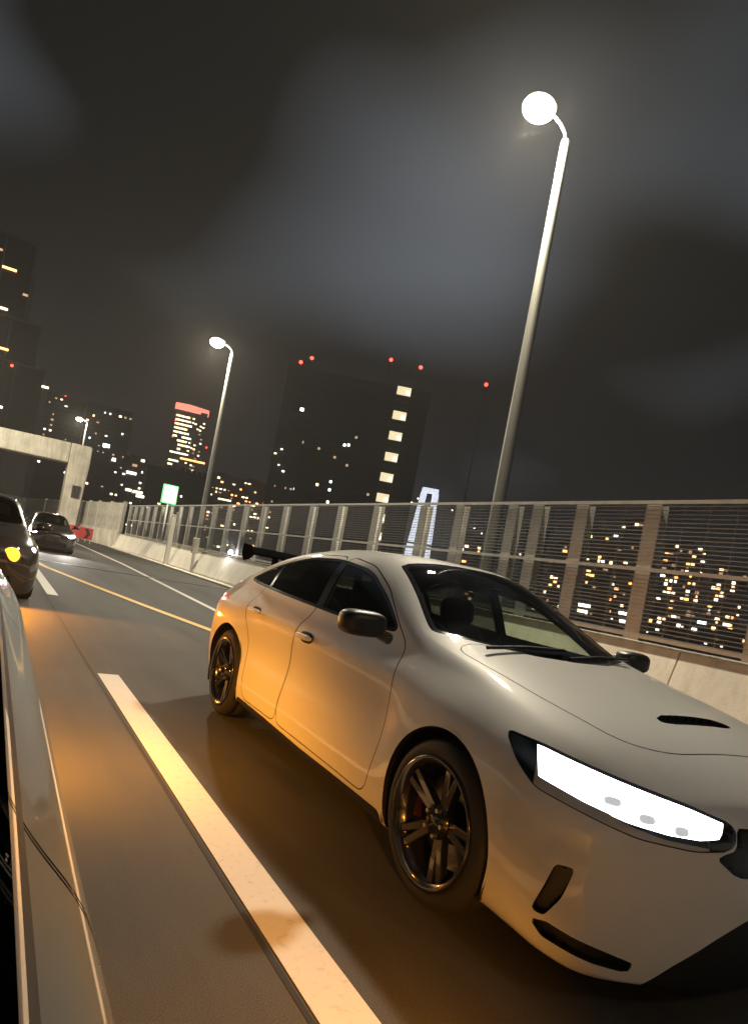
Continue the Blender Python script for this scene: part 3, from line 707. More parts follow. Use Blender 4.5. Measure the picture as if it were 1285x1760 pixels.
    for side_k in (0, 1):
        e = empty('headlamp', (0, 0, 0), parent=root)
        sides(lit)[side_k].build('light_unit', 'lamp_white', e, -.012); sides(hous)[side_k].build('housing', 'gloss_black', e, -.008); sides(dk)[side_k].build('reflector', 'gloss_black', e, -.014); sides(ledge)[side_k].build('lens_ledge', 'white_paint', e, -.003)
        V_, N_, F_ = sides(lit)[side_k].compact(); Q_ = np.stack([V_[:, 0] - np.abs(V_[:, 1]), V_[:, 2]], 1)
        for q_m, z_m, r_m in ((.24, .618, .019), (.08, .634, .020), (-.08, .654, .021)):
            k_ = int(np.argmin(((Q_ - [q_m, z_m]) ** 2).sum(1))); c_ = V_[k_] - N_[k_] * .014
            m_ = MB(); m_.ellipsoid((0, 0, 0), (r_m * 1.35, r_m * .8, .009), 12, 2.6); o_ = m_.build('projector', 'lamp_soft', e, True); o_.location = c_
            o_.rotation_euler = Vector(N_[k_]).to_track_quat('Z', 'Y').to_euler()
        sides(a)[side_k].build('lens', 'clear_lens', e, -.001)
    cb.shell.append(a)
    cb.recess('upper_grille', cut_both([(-.3, .65), (.37, .642), (.375, .575), (.45, .548), (.36, .49), (-.3, .485)], 'yz', .015, gate=lambda V: V[:, 0] - .5), 'satin_black', .03, True)
    cb.part('lower_grille', cut_both([(-.3, .37), (.28, .362), (.40, .29), (.52, .20), (.60, .12), (.66, .04), (-.3, .0)], 'yz', .02, gate=lambda V: V[:, 0] - .5), 'satin_black', -.004)
    cb.recess('bumper_slot', cut_both([(-.345, .232), (-.27, .242), (.0, .205), (.12, .186), (.10, .152), (-.05, .160), (-.28, .190)], 'qz', .012, gate=fx), 'satin_black', .035)
    cb.recess('bumper_vent', cut_both([(-.275, .43), (-.19, .435), (-.225, .33), (-.285, .255), (-.345, .262), (-.31, .34)], 'qz', .02, gate=fx), 'satin_black', .03)
    # bonnet with its vent
    cb.recess('bonnet_vent', cut_both([(.36, -.5), (.36, .18), (.40, .245), (.435, .20), (.45, -.5)], 'xy', gate=lambda V: V[:, 2] - .6), 'satin_black', .022, True)
    bon = cut_both([(-.24, -.3), (-.27, .25), (-.40, .54), (-.36, .665), (.2, .625), (.50, .555), (.60, .40), (.66, -.3)], 'xy', .10, gate=lambda V: V[:, 2] - .62)
    cb.part('bonnet', bon, 'white_paint', 0, gap=.0025, shell=True)
    # doors
    fd = cut_both([(-.52, .235), (-.47, .50), (-.49, .75), (-.62, .93), (-.75, 1.0), (-1.05, 1.185), (-1.32, 1.29), (-1.66, 1.325), (-1.665, .9), (-1.665, .235)], 'xz', .07, gate=lambda V: np.abs(V[:, 1]) - .45)
    rd = cut_both([(-1.675, .235), (-1.675, .9), (-1.67, 1.325), (-2.2, 1.305), (-2.55, 1.22), (-2.66, 1.06), (-2.56, .86), (-2.38, .66), (-2.32, .42), (-2.28, .235)], 'xz', .09, gate=lambda V: np.abs(V[:, 1]) - .45)
    D1, _ = cb.part('door', fd, 'white_paint', 0, True, .0028, True); D2, _ = cb.part('door', rd, 'white_paint', 0, True, .0028, True)
    for D, hx, hz in ((D1, -1.50, .80), (D2, -2.38, .835)):
        for d in D:
            s_ = 1 if np.mean([v.co.y for v in d.data.vertices]) > 0 else -1
            m_ = MB(); m_.ellipsoid((hx, s_ * .893, hz), (.105, .020, .017), 10, 3); m_.build('handle', 'white_paint', d, True)
            m_ = MB(); m_.ellipsoid((hx, s_ * .872, hz - .002), (.085, .012, .034), 8, 2.5); m_.build('handle_recess', 'seam', d, True)
    # black sill, tail lamps, fuel flap
    cb.part('side_skirt', cut_both([(-.36, .215), (-1.3, .20), (-2.38, .225), (-2.38, .05), (-.36, .05)], 'xz', gate=lambda V: np.abs(V[:, 1]) - .6), 'gloss_black', .004, True)
    tlf = cut_both([(-3.10, .880), (-2.99, .852), (-3.10, .805), (-3.30, .79), (-3.85, .79), (-3.85, .875)], 'xz', .01)
    cb.part('tail_lamp', tlf, 'lamp_red', .002, True, shell=True)
    cb.part('underbody', lambda V: np.minimum(np.minimum(.24 - V[:, 2], .62 - np.abs(V[:, 1])), .5 - V[:, 0]), 'satin_black', .002)
    cb.part('rear_diffuser', lambda V: np.minimum(-3.25 - V[:, 0], .30 - V[:, 2]), 'satin_black')
    cb.finish()
    # underbody
    for s_ in (-1, 1):
        for cx_ in (0, -2.735): liner(root, cx_, .335, .362, s_ * .60, s_ * .915)
        for cx_, tw, cal in ((0, .925, 1), (-2.735, .925, 1)):
            wheel(root, (cx_, s_ * (tw - .1325), .321), s_, .321, .265, .245, 5, ['wheel_black'], calip='caliper_red')
        mr = empty('door_mirror', (-.70, s_ * .86, .965), parent=root)
        m_ = MB(); m_.ellipsoid((0, s_ * .115, .030), (.072, .118, .062), 14, 3.4); m_.build('mirror_shell', 'satin_black', mr, True)
        m_ = MB(); m_.ellipsoid((-.052, s_ * .115, .030), (.028, .098, .048), 10, 3.2); m_.build('mirror_glass', 'chrome', mr, True)
        m_ = MB(); m_.tube([(.0, -s_ * .05, -.03), (.01, s_ * .05, .0), (0, s_ * .10, .02)], [.03, .024, .024], 10); m_.build('stalk', 'gloss_black', mr, True)
        m_ = MB(); m_.box(-.55, -.45, s_ * .925 - .004, s_ * .925 + .004, .63, .65, .003) if False else None
    # wing
    wg = empty('rear_wing', (-3.34, 0, 1.025), parent=root)
    m_ = MB(); n = 24
    prof_ = [(.13, .215), (.05, .248), (-.05, .255), (-.16, .268), (-.16, .258), (-.05, .215), (.05, .198)]
    m_.prism(prof_, 'y', -.656, .656); o = m_.build('wing_blade', 'wing_black', wg)
    for s_ in (-1, 1):
        m_ = MB(); m_.prism([(.13, .215), (.02, .275), (-.17, .285), (-.18, .20), (-.12, .14), (-.02, .15)], 'y', s_ * .665 - .008, s_ * .665 + .008); m_.build('end_plate', 'wing_black', wg)
        m_ = MB(); m_.prism([(.10, .02), (.02, .225), (-.06, .225), (-.06, .0)], 'y', s_ * .42 - .012, s_ * .42 + .012); m_.build('stanchion', 'wing_black', wg)
    cabin(root, -.62, .93, -.36, [(-1.30, (-.36, .36)), (-2.15, (-.36, .36))])
    m_ = MB(); m_.box(-1.125, -1.11, -.12, .12, 1.245, 1.315, .006); m_.build('rear_view_mirror', 'satin_black', root)
    # wipers
    for y0_, y1_ in ((-.55, .02), (-.02, .50)):
        m_ = MB(); m_.tube([(-.28, y0_, 1.0), (-.33, (y0_ + y1_) / 2, 1.022), (-.36, y1_, 1.030)], .009, 6); m_.build('wiper', 'satin_black', root)
    # headlamp beams
    for s_ in (-1, 1):
        ld = bpy.data.lights.new('headlamp_beam', 'SPOT'); ld.energy = 260; ld.color = (.95, .98, 1); ld.spot_size = R(70); ld.spot_blend = .8; ld.shadow_soft_size = .05
        lo = bpy.data.objects.new('headlamp_beam', ld); link(lo, root); lo.location = (.93, s_ * .60, .63); lo.rotation_euler = Vector((1, 0, -.12)).to_track_quat('-Z', 'Y').to_euler()
    return root
white_car()

# ---------------------------------------------------------------- plainer cars: silver saloon we ride in, dark follower, far follower
def plain_car(root, rows, paint, wb, rw, tw, dlo, bpx, cpx, ws, rwin, doors, hl, hl_lit, tl, tl_lit, arch_r, bonnet, wheelm='alloy', front_detail=True):
    cb = CarBuilder(root, loft(rows, 7, 8), paint)
    cb.drop(arch(0, rw + .01, arch_r)); cb.drop(arch(-wb, rw + .01, arch_r))
    side = cut_both(dlo, 'xz', .12, gate=lambda V: np.abs(V[:, 1]) - .3)
    a = cb.cut(side); inn, trim = a.split(lambda V: side(V) - .022)
    for k in sides(trim): k.build('window_trim', 'satin_black', root, .009)
    pil, inn = inn.split(lambda V: .045 - np.abs(V[:, 0] - bpx)); pil2, inn = inn.split(lambda V: .022 - np.abs(V[:, 0] - cpx))
    for q in (pil, pil2):
        for k in sides(q): k.build('window_pillar', 'gloss_black', root, -.003)
    cb.shell += [trim, pil, pil2]
    fr, re_ = inn.split(lambda V: V[:, 0] - bpx); r1, r2 = re_.split(lambda V: V[:, 0] - cpx)
    for g in (fr, r1, r2):
        for k in sides(g):
            if len(k.F): k.build('side_window', 'windscreen', root, -.008)
    zmin = min(p[1] for p in dlo) - .12
    cb.part('windscreen', cut_both(ws, 'xy', .08, gate=lambda V: V[:, 2] - zmin), 'windscreen', -.005)
    cb.part('rear_window', cut_both(rwin, 'xy', gate=lambda V: V[:, 2] - zmin), 'privacy_glass', -.005)
    fx = lambda V: V[:, 0] - .1
    cb.part('headlamp', cut_both(hl, 'qz', gate=fx), hl_lit, -.004, True)
    cb.part('tail_lamp', cut_both(tl, 'rz', gate=lambda V: -wb - .2 - V[:, 0]), tl_lit, .002, True)
    if front_detail:
        cb.recess('grille', cut_both([(.50, .70), (1.2, .71), (1.2, .58), (.45, .58)], 'qz', gate=fx), 'satin_black', .03, True)
        cb.recess('lower_intake', cut_both([(.30, .36), (1.2, .37), (1.2, .22), (.25, .22)], 'qz', gate=fx), 'satin_black', .04, True)
    cb.part('bonnet', cut_both(bonnet, 'xy', gate=lambda V: V[:, 2] - .62), paint, 0, gap=.0025, shell=True)
    for dp, hx, hz, hy in doors:
        D, _ = cb.part('door', cut_both(dp, 'xz', .08, gate=lambda V: np.abs(V[:, 1]) - .45), paint, 0, True, .003, True)
        for d in D:
            s_ = 1 if np.mean([v.co.y for v in d.data.vertices]) > 0 else -1
            m_ = MB(); m_.ellipsoid((hx, s_ * hy, hz), (.10, .010, .018), 10, 3); m_.build('handle', paint, d, True)
    cb.part('underbody', lambda V: np.minimum(np.minimum(.24 - V[:, 2], .58 - np.abs(V[:, 1])), .45 - V[:, 0]), 'satin_black', .002)
    cb.part('side_skirt', lambda V: np.minimum(np.minimum(.21 - V[:, 2], V[:, 0] + wb - .36), np.minimum(-.36 - V[:, 0], np.abs(V[:, 1]) - .55)), 'satin_black', .003, True)
    cb.finish()
    for s_ in (-1, 1):
        for cx_ in (0, -wb):
            liner(root, cx_, rw + .01, arch_r + .01, s_ * .52, s_ * (tw - .02)); wheel(root, (cx_, s_ * (tw - .11), rw), s_, rw, .2, rw * .66, 5, [wheelm], dual=False)
def xf(rows, sx, sy, sz, dx=0, lift=0.0):
    return [(r[0] * sx + dx, r[1] * sx, [(p[0] * sy, p[1] * sz + lift) for p in r[2]]) for r in rows]
def mirrors(root, x, y, z, m):
    for s_ in (-1, 1):
        mr = empty('door_mirror', (x, s_ * y, z), parent=root)
        m_ = MB(); m_.ellipsoid((0, s_ * .115, .055), (.075, .11, .07), 12, 2.7); m_.build('mirror_shell', m, mr, True)
        m_ = MB(); m_.tube([(0, -s_ * .06, -.02), (0, s_ * .08, .02)], .026, 8); m_.build('stalk', 'satin_black', mr, True)
def plate(root, x, z, rear=False):
    e = empty('number_plate', (x, 0, z), parent=root)
    m_ = MB(); m_.box(-.006, .006, -.165, .165, -.082, .082, .003); m_.build('plate_sheet', 'plate', e)

def own_car():
    root = empty('car', (-.72, -1.20, 0), R(-90), 'silver grey saloon we look back along, its side filling the left picture edge', 'car')
    rows = [
     (-4.74, .20, K((.55, .66), (.72, .66), (.78, .66), (.80, .66), (.76, .66), (.68, .66), (.45, .66), (0, .66))),
     (-4.73, .20, K((.55, .36), (.72, .36), (.78, .46), (.80, .62), (.76, .76), (.68, .82), (.45, .85), (0, .86))),
     (-4.71, .19, K((.57, .28), (.74, .28), (.81, .42), (.84, .66), (.81, .86), (.72, .96), (.50, 1.00), (0, 1.01))),
     (-4.62, .16, K((.58, .25), (.76, .25), (.83, .42), (.86, .67), (.83, .89), (.73, .99), (.52, 1.035), (0, 1.05))),
     (-4.30, .08, K((.62, .22), (.82, .23), (.87, .42), (.885, .68), (.845, .90), (.745, 1.005), (.56, 1.06), (0, 1.085))),
     (-3.90, .02, K((.64, .19), (.86, .22), (.895, .42), (.900, .68), (.855, .90), (.757, 1.005), (.575, 1.14), (0, 1.19))),
     (-3.40, .0, K((.66, .18), (.87, .21), (.90, .42), (.905, .68), (.858, .89), (.765, 1.000), (.585, 1.285), (0, 1.355))),
     (-2.60, 0, K((.68, .17), (.85, .19), (.885, .42), (.900, .69), (.856, .88), (.770, .995), (.585, 1.395), (0, 1.455))),
     (-1.75, 0, K((.68, .17), (.845, .19), (.880, .42), (.898, .69), (.853, .87), (.770, .988), (.585, 1.42), (0, 1.485))),
     (-1.35, 0, K((.68, .17), (.845, .19), (.880, .42), (.898, .69), (.852, .87), (.768, .985), (.590, 1.40), (0, 1.47))),
     (-1.0, 0, K((.68, .17), (.85, .19), (.882, .42), (.897, .68), (.850, .86), (.766, .975), (.630, 1.27), (0, 1.37))),
     (-.55, 0, K((.68, .17), (.86, .19), (.888, .42), (.897, .66), (.852, .85), (.764, .955), (.695, 1.07), (0, 1.18))),
     (-.20, 0, K((.67, .17), (.865, .19), (.893, .42), (.898, .64), (.855, .83), (.762, .930), (.675, .985), (0, 1.03))),
     (.20, .03, K((.66, .18), (.86, .20), (.89, .40), (.892, .60), (.845, .78), (.745, .88), (.62, .92), (0, .965))),
     (.55, .12, K((.62, .18), (.83, .20), (.86, .38), (.865, .55), (.825, .70), (.715, .80), (.56, .84), (0, .88))),
     (.78, .22, K((.58, .18), (.79, .20), (.82, .36), (.825, .52), (.79, .64), (.68, .72), (.52, .755), (0, .785))),
     (.86, .26, K((.55, .22), (.76, .24), (.79, .36), (.795, .50), (.76, .58), (.65, .63), (.50, .65), (0, .67))),
     (.885, .27, K((.53, .45), (.74, .45), (.77, .45), (.775, .45), (.74, .45), (.63, .45), (.48, .45), (0, .45))),
    ]
    dlo = [(-.62, .985), (-.95, 1.195), (-1.30, 1.345), (-1.75, 1.38), (-2.6, 1.355), (-3.35, 1.225), (-3.80, 1.075), (-3.88, 1.04), (-3.4, 1.012), (-2.2, .998), (-1.2, .986)]
    d1 = [(-.45, .26), (-.42, .6), (-.45, .9), (-.62, 1.0), (-1.0, 1.24), (-1.3, 1.375), (-1.72, 1.41), (-1.78, 1.0), (-1.80, .26)]
    d2 = [(-1.81, .26), (-1.79, 1.0), (-1.73, 1.41), (-2.5, 1.385), (-3.0, 1.30), (-3.12, 1.05), (-2.98, .85), (-2.76, .65), (-2.68, .45), (-2.66, .26)]
    plain_car(root, rows, 'silver_paint', 3.1, .32, .885, dlo, -1.76, -3.02,
        [(-.25, -.3), (-.27, .25), (-.40, .55), (-.55, .66), (-1.0, .565), (-1.26, .52), (-1.2, .3), (-1.2, -.3)],
        [(-3.25, -.3), (-3.28, .45), (-3.95, .50), (-4.05, -.3)], [(d1, -1.62, .80, .872), (d2, -2.85, .80, .876)],
        [(-.5, .76), (.0, .74), (.35, .68), (.35, .58), (-.1, .62), (-.4, .68)], 'lens_dark',
        [(3.82, .93), (4.0, .93), (4.7, .93), (4.7, .76), (4.0, .76), (3.82, .78)], 'lens_red', .37, [(-.24, -.3), (-.27, .25), (-.40, .55), (-.36, .66), (.2, .60), (.55, .50), (.70, -.3)])
    mirrors(root, -.62, .86, .98, 'silver_paint')
    # the flashing indicator at each rear corner (a part of the tail cluster)
    for s_ in (-1, 1):
        m_ = MB(); m_.ellipsoid((-4.63, s_ * .66, .84), (.03, .055, .05), 10, 2.5); m_.build('indicator', 'lamp_amber', root, True)
    for nm_, pos, aim, wt, rad in (('indicator_light', (-4.66, .80, .80), (-.45, .25, -1), .9, .06), ('added_amber_spot', (-.62, 1.12, .93), (-1.3, -.12, -1.0), 2.4, .03)):  # second spot is added to carry the amber wash along the road
        ld = bpy.data.lights.new(nm_, 'SPOT'); ld.energy = AMBER_W * wt; ld.color = (1, .36, .018); ld.shadow_soft_size = rad; ld.spot_size = R(172) if wt < 1.0 else R(84); ld.spot_blend = 1.0 if wt < 1.0 else .7
        lo = bpy.data.objects.new(nm_, ld); link(lo, root); lo.location = pos; lo.rotation_euler = Vector(aim).to_track_quat('-Z', 'Y').to_euler()
    plate(root, -4.755, .62)
    return root
AMBER_W = 360.0
own_car()

def follower():
    root = empty('car', (-.14, 10.75, 0), R(-90), 'dark car following behind with amber light on its nose, cut by the left picture edge', 'car')
    rows = xf(WROWS, .95, .905, 1.03)
    sx, sy, sz = .95, .905, 1.03
    def P(L, ax): return [(a * sx, b * sy) if ax == 'xy' else (a * sx, b * sz) for a, b in L]
    dlo = P([(-.72, .975), (-.98, 1.125), (-1.30, 1.262), (-1.75, 1.300), (-2.20, 1.280), (-2.62, 1.195), (-2.95, 1.085), (-3.06, 1.035), (-2.9, 1.012), (-2.2, .985), (-1.4, .968)], 'xz')
    d1 = P([(-.52, .235), (-.47, .50), (-.49, .75), (-.62, .93), (-.75, 1.0), (-1.05, 1.185), (-1.32, 1.29), (-1.66, 1.325), (-1.665, .9), (-1.665, .235)], 'xz')
    d2 = P([(-1.675, .235), (-1.675, .9), (-1.67, 1.325), (-2.2, 1.305), (-2.55, 1.22), (-2.66, 1.06), (-2.56, .86), (-2.38, .66), (-2.32, .42), (-2.28, .235)], 'xz')
    plain_car(root, rows, 'black_paint', 2.6, .31, .845, dlo, -1.58, -2.43,
        P([(-.25, -.3), (-.28, .25), (-.40, .52), (-.55, .66), (-.9, .57), (-1.19, .50), (-1.15, .25), (-1.15, -.3)], 'xy'), P([(-2.55, -.3), (-2.6, .47), (-3.3, .52), (-3.4, -.3)], 'xy'),
        [(d1, -1.42, .83, .81), (d2, -2.2, .86, .81)], [(-.42, .775), (-.1, .76), (.20, .72), (.22, .64), (.0, .64), (-.28, .68)], 'lens_dark',
        [(2.2, .9), (2.6, .9), (3.4, .9), (3.4, .8), (2.6, .8)], 'lens_red', .345, P([(-.24, -.3), (-.27, .25), (-.40, .54), (-.36, .665), (.2, .625), (.50, .555), (.60, .40), (.66, -.3)], 'xy'))
    mirrors(root, -.66, .78, 1.0, 'black_paint')
    for s_ in (-1, 1):
        e = empty('position_lamp', (.42, s_ * .735, .715), parent=root)
        m_ = MB(); m_.ellipsoid((0, 0, 0), (.06, .035, .045), 10, 2.4); m_.build('lens', 'lamp_white', e, True)
        e = empty('fog_lamp', (.755, s_ * .47, .635), parent=root)
        m_ = MB(); m_.ellipsoid((0, 0, 0), (.045, .10, .10), 12, 2.2); m_.build('lens', 'lamp_amber', e, True)
        m_ = MB(); m_.lathe([(.10, -.03), (.118, .0), (.118, .012), (.10, .012)], 24, 'x'); m_.build('bezel', 'chrome', e, True)
        e = empty('bumper_trim', (.56, s_ * .66, .36), parent=root)
        m_ = MB(); m_.ellipsoid((0, 0, 0), (.05, .12, .018), 8, 2.4); o = m_.build('strip', 'chrome', e, True); o.rotation_euler = (0, 0, -s_ * R(55))
    plate(root, .868, .40)
    # amber indicator light thrown on the road
    ld = bpy.data.lights.new('indicator_light', 'SPOT'); ld.energy = 330; ld.color = (1, .33, .015); ld.shadow_soft_size = .07; ld.spot_size = R(150); ld.spot_blend = .6
    lo = bpy.data.objects.new('indicator_light', ld); link(lo, root); lo.location = (1.02, .47, .62); lo.rotation_euler = Vector((1, .25, -.25)).to_track_quat('-Z', 'Y').to_euler()
follower()

def far_follower():
    root = empty('car', (2.05, 27.2, 0), R(-90), 'distant dark car with one glaring white headlamp in front of the portal', 'car')
    rows = xf(WROWS, .95, .92, 1.0)
    sx, sy, sz = .95, .92, 1.0
    def P(L, ax): return [(a * sx, b * sy) if ax == 'xy' else (a * sx, b * sz) for a, b in L]
    dlo = P([(-.72, .975), (-.98, 1.125), (-1.30, 1.262), (-1.75, 1.300), (-2.20, 1.280), (-2.62, 1.195), (-2.95, 1.085), (-3.06, 1.035), (-2.9, 1.012), (-2.2, .985), (-1.4, .968)], 'xz')
    plain_car(root, rows, 'black_paint', 2.6, .31, .85, dlo, -1.58, -2.43,
        P([(-.25, -.3), (-.28, .25), (-.40, .52), (-.55, .66), (-.9, .57), (-1.19, .50), (-1.15, .25), (-1.15, -.3)], 'xy'), P([(-2.55, -.3), (-2.6, .47), (-3.3, .52), (-3.4, -.3)], 'xy'),
        [], [(-.40, .735), (-.1, .72), (.20, .69), (.22, .61), (.0, .61), (-.28, .64)], 'lamp_glare',
        [(2.2, .9), (2.6, .9), (3.4, .9), (3.4, .8), (2.6, .8)], 'lens_red', .345, P([(-.24, -.3), (-.27, .25), (-.40, .54), (-.36, .665), (.2, .625), (.50, .555), (.60, .40), (.66, -.3)], 'xy'))
    for s_ in (-1, 1):
        ld = bpy.data.lights.new('headlamp_beam', 'SPOT'); ld.energy = 260; ld.color = (1, .97, .9); ld.spot_size = R(60); ld.spot_blend = .8; ld.shadow_soft_size = .06
        lo = bpy.data.objects.new('headlamp_beam', ld); link(lo, root); lo.location = (.85, s_ * .56, .66); lo.rotation_euler = Vector((1, 0, -.09)).to_track_quat('-Z', 'Y').to_euler()
    mirrors(root, -.66, .79, .96, 'black_paint')
far_follower()


# ================================================================== the city beyond the fence
mat('tower_dark', (.022, .021, .020), .55, noise=(.05, .25, 3)); mat('tower_glass', (.004, .004, .004), .3, 0, spec=.2); mat('tower_grey', (.07, .068, .064), .7, noise=(.06, .2, 3))
def emi(name, col, s): return mat(name, (.5, .5, .5), .5, emit=col, estr=s)
emi('win_warm', (1, .72, .38), 5.46); emi('win_white', (1, .93, .78), 6.19); emi('win_cool', (.75, .95, 1), 4.73); emi('win_orange', (1, .42, .12), 5.46); emi('win_pale', (1, .86, .58), 4.00)
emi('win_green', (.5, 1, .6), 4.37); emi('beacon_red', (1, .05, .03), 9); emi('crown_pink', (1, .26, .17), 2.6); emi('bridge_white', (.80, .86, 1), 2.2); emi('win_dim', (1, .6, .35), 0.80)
emi('stair_glow', (1, .84, .50), 1.25)
BASE = -12.99
FWD = Vector((math.sin(PSI), math.cos(PSI), 0)); RGT = Vector((math.cos(PSI), -math.sin(PSI), 0))
unit_box = None
def pane_mesh(m):
    key = 'pane_' + m
    if key in bpy.data.meshes: return bpy.data.meshes[key]
    b = MB(); b.box(-.5, .5, -.5, .5, -.5, .5); me = bpy.data.meshes.new(key); me.from_pydata(b.V, [], b.F); me.update(); me.materials.append(MATS[m]); return me
def block(parent, name, x0, x1, y0, y1, z0, z1, m='tower_dark'):
    b = MB(); b.box(x0, x1, y0, y1, z0, z1); return b.build(name, m, parent)
def window(parent, x, y, z, w, h, m, d=.5, name='window'):
    o = link(bpy.data.objects.new(name, pane_mesh(m)), parent); o.location = (x, y, z); o.scale = (w, d, h); return o
def tower(name, px0, px1, ytop, dist, depth, label, m='tower_dark', cat='tower', group=None, turn=0.0):
    """box tower whose front spans px0..px1 (measured on the row of its top) and whose roof is at ytop, at dist metres along the view.
    Local frame: x to the right, y away, origin at ground level."""
    a = at_d(px0, ytop, dist); b = at_d(px1, ytop + (px1 - px0) * math.tan(ROLL), dist); w_ = (b - a).length
    c = (a + b) / 2; t = empty(name, (c.x, c.y, BASE), -math.atan2(c.x, c.y) + turn, label, cat, group); H = c.z - BASE; w_ *= math.cos(math.atan2(c.x, c.y) - PSI)
    block(t, 'facade', -w_ / 2, w_ / 2, 0, depth, 0, H, m)
    k = dist / F_PX            # metres per photograph pixel here
    block(t, 'roof_plant', -w_ * .22, w_ * .18, depth * .3, depth * .7, H + .01, H + 6 * k, m); block(t, 'roof_parapet', -w_ / 2 - .2, w_ / 2 + .2, -.2, depth + .2, H - 2.2 * k, H - 1.2 * k, 'tower_grey')
    return t, w_, H, k
def local(t, px, py):
    """the point of the thing's front plane (its local y = 0) on the sight line through a photograph pixel"""
    M_ = Matrix.Rotation(-t.rotation_euler[2], 3, 'Z'); d = M_ @ ray(px, py); o = M_ @ (Vector((0, 0, CAM_H)) - t.location); return o + d * (-o.y / d.y)
def win_at(t, px, py, dist, wpx, hpx, m, k, y=-.3, name='window'):
    q = local(t, px, py)
    return window(t, q.x, y, q.z, wpx * k, hpx * k, m, .5, name)
def sparse(t, w_, H, k, n, z0=.25, z1=.97, mats=('win_warm', 'win_pale', 'win_white', 'win_dim', 'win_dim'), pw=(2, 4.5), ph=(1.6, 3), fl=9.0, cl=8.0, seed=1):
    r = random.Random(seed); used = set(); nx = max(2, int(w_ / (cl * k))); nzz = max(3, int(H * (z1 - z0) / (fl * k)))
    for _ in range(n):
        i, j = r.randrange(nx), r.randrange(nzz)
        if (i, j) in used: continue
        used.add((i, j)); window(t, -w_ / 2 + (i + .5) * w_ / nx, -.3, H * z0 + (j + .5) * H * (z1 - z0) / nzz, r.uniform(*pw) * k, r.uniform(*ph) * k, r.choice(mats))
def floors(t, w_, H, k, z0=.3, z1=.97, step=9.0):
    z = H * z0
    while z < H * z1:
        block(t, 'floor_band', -w_ / 2 - .15, w_ / 2 + .15, -.15, .0, z, z + 1.6 * k, 'tower_glass'); z += step * k
def beacon(t, px, py, dist, k, s=4.0):
    q = local(t, px, py)
    m_ = MB(); m_.ellipsoid((q.x, .6, q.z), (s * k * .5,) * 3, 8); m_.build('beacon', 'beacon_red', t, True)
    return q

# big dark tower with a lit stairwell
D = 420
t, w_, H, k = tower('tower', 497, 742, 628, D, 45, 'broad dark tower with a lit column of stairwell windows and red roof beacons')
for px, py in ((517, 622), (536, 615), (672, 618), (723, 631)):
    q = beacon(t, px, py, D, k, 6.0); b_ = MB(); b_.box(q.x - .15, q.x + .15, .45, .75, H - 1, q.z - 2 * k * .9); b_.build('beacon_mast', 'tower_grey', t)
for (px, py, m) in ((694, 673, 24), (686, 715, 23), (679, 750, 22), (672, 786, 22), (664, 821, 22), (657, 856, 21), (650, 890, 21), (645, 921, 21)):
    o = win_at(t, px, py, D, m, 15, 'stair_glow', k, name='stair_window'); win_at(t, px + m * .28, py + 3, D, 5, 5, 'win_white', k, -.7, 'stair_lamp')
    q = o.location; block(t, 'window_sill', q.x - m * k * .55, q.x + m * k * .55, -1.1, -.01, q.z - 8.8 * k, q.z - 7.6 * k, 'tower_grey')
q0 = local(t, 672, 786)
block(t, 'stair_shaft', q0.x - 13 * k, q0.x + 13 * k, -.04, -.0, 0, H - 3, 'tower_grey')
floors(t, w_, H, k, .35, .97, 10.5)
for (px, py, m) in ((599, 765, 'win_cool'), (592, 765, 'win_white'), (548, 771, 'win_dim'), (596, 800, 'win_dim'), (575, 786, 'win_dim'), (568, 828, 'win_cool'), (566, 842, 'win_cool'), (503, 840, 'win_white'), (545, 833, 'win_warm'), (563, 863, 'win_white'), (520, 760, 'win_dim'), (612, 752, 'win_dim'), (632, 850, 'win_dim')): win_at(t, px, py, D, 4, 4, m, k)
# slimmer tower beside it
D = 385
t, w_, H, k = tower('tower', 482, 528, 706, D, 30, 'slim dark tower with a single white light at its top, beside the broad tower', 'tower_grey')
win_at(t, 519, 704, D, 6, 5, 'win_white', k); sparse(t, w_, H, k, 14, .3, .95, seed=5)
# tower with a pink crown
D = 900
t, w_, H, k = tower('tower', 303, 358, 700, D, 50, 'lit office tower with a glowing pink crown and warm window bands', 'tower_dark', turn=0.0)
a0 = -w_ / 2; 
cr = MB(); cr.prism([(a0 - 1, -2), (a0 + w_ * .42, -6), (w_ / 2 + 1.5, 4), (w_ / 2 + 1.5, 9), (a0 + w_ * .42, 1), (a0 - 1, 4)], 'z', H - 3, H + 5.5); cr.build('crown', 'crown_pink', t)
r_ = random.Random(3)
for j in range(13):
    z = H - (14 + j * 7.0) * k
    if j in (10,): continue
    xs_ = a0 + 2; xe = a0 + w_ * r_.uniform(.45, .62)
    if j in (7, 8): xs_ += w_ * .2
    m_ = r_.choice(('win_pale', 'win_warm', 'win_warm', 'win_pale'))
    n_ = max(2, int((xe - xs_) / 6))
    for i in range(n_):
        if r_.random() < .16 + .03 * j: continue
        window(t, xs_ + (i + .5) * (xe - xs_) / n_, -.3, z, (xe - xs_) / n_ * .93, 3.0 * k, m_)
    for i in range(5):
        if r_.random() < .45: window(t, a0 + w_ * (.60 + i * .085), -.3, z - 3.0 * k * (i * .35), 3.4 * k, 2.4 * k, r_.choice(('win_warm', 'win_dim', 'win_pale')))
win_at(t, 331, 792, D, 42, 3.2, 'win_orange', k, -.5, 'light_strip'); beacon(t, 302, 722, D, k, 3.2); beacon(t, 297, 750, D, k, 3.0); beacon(t, 355, 769, D, k, 3.0)
